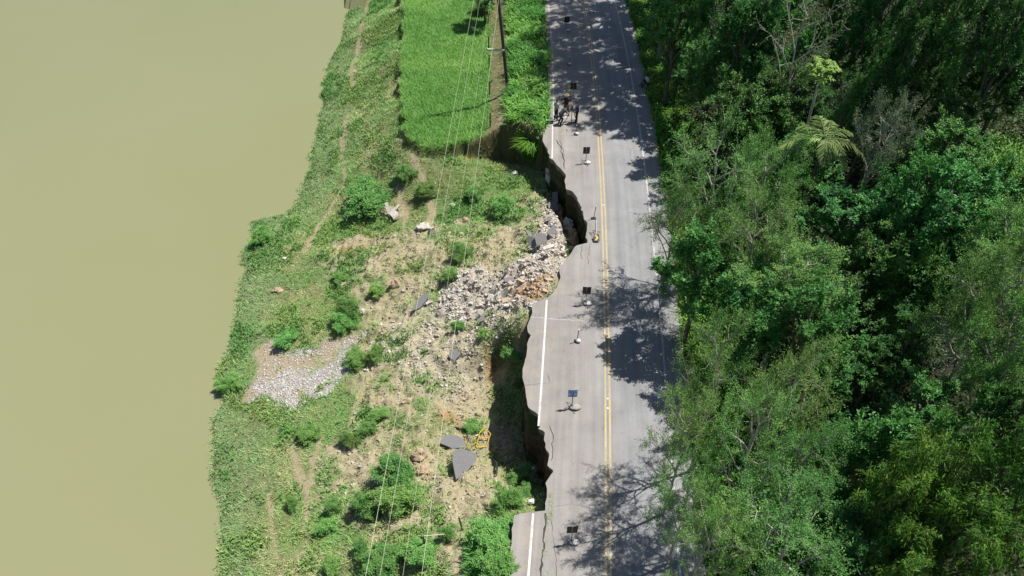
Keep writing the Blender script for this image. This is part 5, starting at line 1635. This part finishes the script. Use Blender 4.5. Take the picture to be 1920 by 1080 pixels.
def person(u, v, rz, pose, shirt, trousers, label, hat=None, scale=1.0):
    P = POSES[pose]
    p = G(u, v, 0.03)
    t = thing('person', label, 'person', p, rz, 'people on the road')
    t.scale = (scale,) * 3
    hz = P['hipz']
    fx, fy = P['torso']
    tl = 0.52
    sh_c = Vector((fx, fy, hz + math.sqrt(max(0.05, tl * tl - fy * fy)) * 1.0))
    hip = Vector((0, 0, hz))
    ax = (sh_c - hip).normalized()
    fw = Vector((0, 1, 0)); fw = (fw - ax * fw.dot(ax)).normalized()
    neck = sh_c + ax * 0.09
    head = neck + ax * 0.13 + fw * 0.02
    body, sh_, tr, so = MB(), MB(), MB(), MB()
    # trunk of the body
    for mb, e in ((body, 0.0), (sh_, 0.016)):
        capsule(mb, hip + ax * 0.05, hip + ax * 0.22, 0.135 + e, 0.125 + e)
        for s in (-1, 1):
            capsule(mb, hip + ax * 0.1 + Vector((s * 0.06, 0, 0)), sh_c + Vector((s * 0.085, 0, 0)) - ax * 0.1, 0.10 + e, 0.115 + e)
            capsule(mb, sh_c - ax * 0.03, sh_c + Vector((s * 0.16, 0, 0)) - ax * 0.04, 0.075 + e, 0.065 + e)
    capsule(body, sh_c, neck, 0.06, 0.052)
    capsule(body, neck, head, 0.055, 0.07)
    capsule(body, head - ax * 0.02 + fw * 0.02, head + ax * 0.045, 0.078, 0.088)
    capsule(body, head + fw * 0.085 - ax * 0.01, head + fw * 0.105 - ax * 0.025, 0.014, 0.016, 6)   # nose
    capsule(body, head + fw * 0.06 - ax * 0.075, head + fw * 0.07 - ax * 0.08, 0.03, 0.026, 6)      # chin
    for s in (-1, 1):
        capsule(body, head + Vector((s * 0.088, 0, 0)) + ax * 0.02, head + Vector((s * 0.092, 0, 0)) - ax * 0.03, 0.016, 0.012, 6)
    for s, (kn, an) in zip((-1, 1), P['legs']):
        hj = hip + Vector((s * 0.09, 0, 0))
        kn, an = Vector(kn), Vector(an)
        toe = an + Vector((s * 0.03, 0.16, -0.045))
        capsule(body, hj, kn, 0.088, 0.058); capsule(body, kn, an, 0.056, 0.038); capsule(body, an, toe, 0.042, 0.03)
        capsule(tr, hj + Vector((0, 0, 0.04)), kn, 0.108, 0.076); capsule(tr, kn, an + Vector((0, 0, 0.03)), 0.076, 0.062)
        capsule(so, an + Vector((0, -0.03, -0.035)), toe, 0.052, 0.046)
    capsule(tr, hip + Vector((-0.07, 0, 0.02)), hip + Vector((0.07, 0, 0.02)), 0.128, 0.128)
    for s, (el, wr) in zip((-1, 1), P['arms']):
        sj = sh_c + Vector((s * 0.185, 0, 0)) - ax * 0.04
        el, wr = Vector(el), Vector(wr)
        capsule(body, sj, el, 0.05, 0.038); capsule(body, el, wr, 0.038, 0.026)
        capsule(sh_, sj, sj.lerp(el, 0.75), 0.07, 0.064)
        d = (wr - el).normalized()
        sd2 = d.cross(Vector((0, 0, 1)));
        sd2 = sd2.normalized() if sd2.length > 0.1 else Vector((1, 0, 0))
        palm = wr + d * 0.085
        capsule(body, wr, palm, 0.03, 0.036)
        dn = sd2.cross(d).normalized()
        if dn.z > 0:
            dn = -dn
        for k_, ln in enumerate((0.07, 0.085, 0.08, 0.06)):
            b0_ = palm + sd2 * (k_ - 1.5) * 0.021
            m_ = b0_ + d * ln * 0.55
            capsule(body, b0_, m_, 0.0105, 0.01, 6); capsule(body, m_, m_ + d * ln * 0.35 + dn * ln * 0.4, 0.01, 0.009, 6)
        th0 = wr + d * 0.03 + sd2 * 0.03
        capsule(body, th0, th0 + sd2 * 0.035 + d * 0.04, 0.013, 0.011, 6)
    for nm, mb, m, vx in (('body', body, SKIN, 0.012), ('shirt', sh_, shirt, 0.022), ('trousers', tr, trousers, 0.022), ('shoes', so, M['rubber'], 0.018)):
        par = t
        o = mb.build(nm, m, par, True)
        md = o.modifiers.new('remesh', 'REMESH'); md.mode = 'VOXEL'; md.voxel_size = vx; md.use_smooth_shade = True
        md2 = o.modifiers.new('smooth', 'SMOOTH'); md2.factor = 0.5; md2.iterations = 2 if nm == 'body' else 4
    hr = MB()
    hr.blob(tuple(head + ax * 0.05 - fw * 0.012), (0.098, 0.104, 0.085), 4, 0.04, 12, 8)
    hr.build('hair', HAIR, t, True)
    ee = MB()
    for s in (-1, 1):
        ee.blob(tuple(head + fw * 0.088 + Vector((s * 0.032, 0, 0)) + ax * 0.012), (0.012, 0.01, 0.01), 1, 0, 6, 4)
    ee.build('eyes', HAIR, t)
    if hat is not None:
        h_ = MB()
        top_ = head + ax * 0.07
        h_.tube([tuple(top_ - ax * 0.005), tuple(top_ + ax * 0.012)], [0.19, 0.185], 16)
        h_.tube([tuple(top_), tuple(top_ + ax * 0.06), tuple(top_ + ax * 0.1)], [0.108, 0.1, 0.06], 14)
        h_.build('hat', hat, t)
    return t


maroon = plain('maroon_cloth', (0.045, 0.022, 0.025), 0.9)
navy = plain('navy_cloth', (0.025, 0.03, 0.12), 0.9)
grey_c = plain('grey_cloth', (0.30, 0.32, 0.29), 0.9)
dark_c = plain('dark_cloth', (0.025, 0.026, 0.03), 0.9)
slate_c = plain('slate_cloth', (0.06, 0.065, 0.075), 0.9)
white_c = plain('white_cloth', (0.5, 0.55, 0.62), 0.9)
hatm = plain('straw_hat', (0.25, 0.2, 0.13), 0.9)
person(1061, 215, math.pi, 'hips', maroon, dark_c, 'person in dark maroon shirt standing with hands on hips', hatm)
person(1042, 225, -0.9, 'stand', grey_c, dark_c, 'person in pale grey top standing at the left of the group')
person(1050, 233, -1.2, 'bend', slate_c, dark_c, 'person bending forward over a sheet of paper')
person(1081, 229, 1.2, 'stand', navy, dark_c, 'person in blue shirt standing behind the tripod')
person(1214, 160, 1.9, 'sit', white_c, dark_c, 'person in pale top sitting at the wooded road edge')
p = G(1058, 218, 0.8)
o = MB().box((0, 0, 0), (0.3, 0.21, 0.008), Matrix.Rotation(0.3, 3, 'X')).build('paper_sheet', M['white_paint'], loc=tuple(p))
tag(o, 'white sheet of paper held by the bending person', 'paper')

# litter
for u, v, lab in [(1108, 968, 0), (534, 487, 'white scrap of litter in the river terrace grass'), (1024, 178, 'white scrap of litter at the road edge by the people'), (998, 885, 'white litter on the bush at the scarp foot'), (975, 905, 'white litter below the drain pipe'), (996, 947, 'white litter heap at the end of the edge line')]:
    if lab == 0:
        continue
    p = at(u, v)
    o = MB().blob((0, 0, 0.1), (0.16, 0.12, 0.07), int(u), 0.35, 7, 5).build('litter_scrap', M['white_paint'], loc=(p[0], p[1], p[2] + (0.05 if u < 960 else 0.25)))
    tag(o, lab, 'litter', 'white litter')
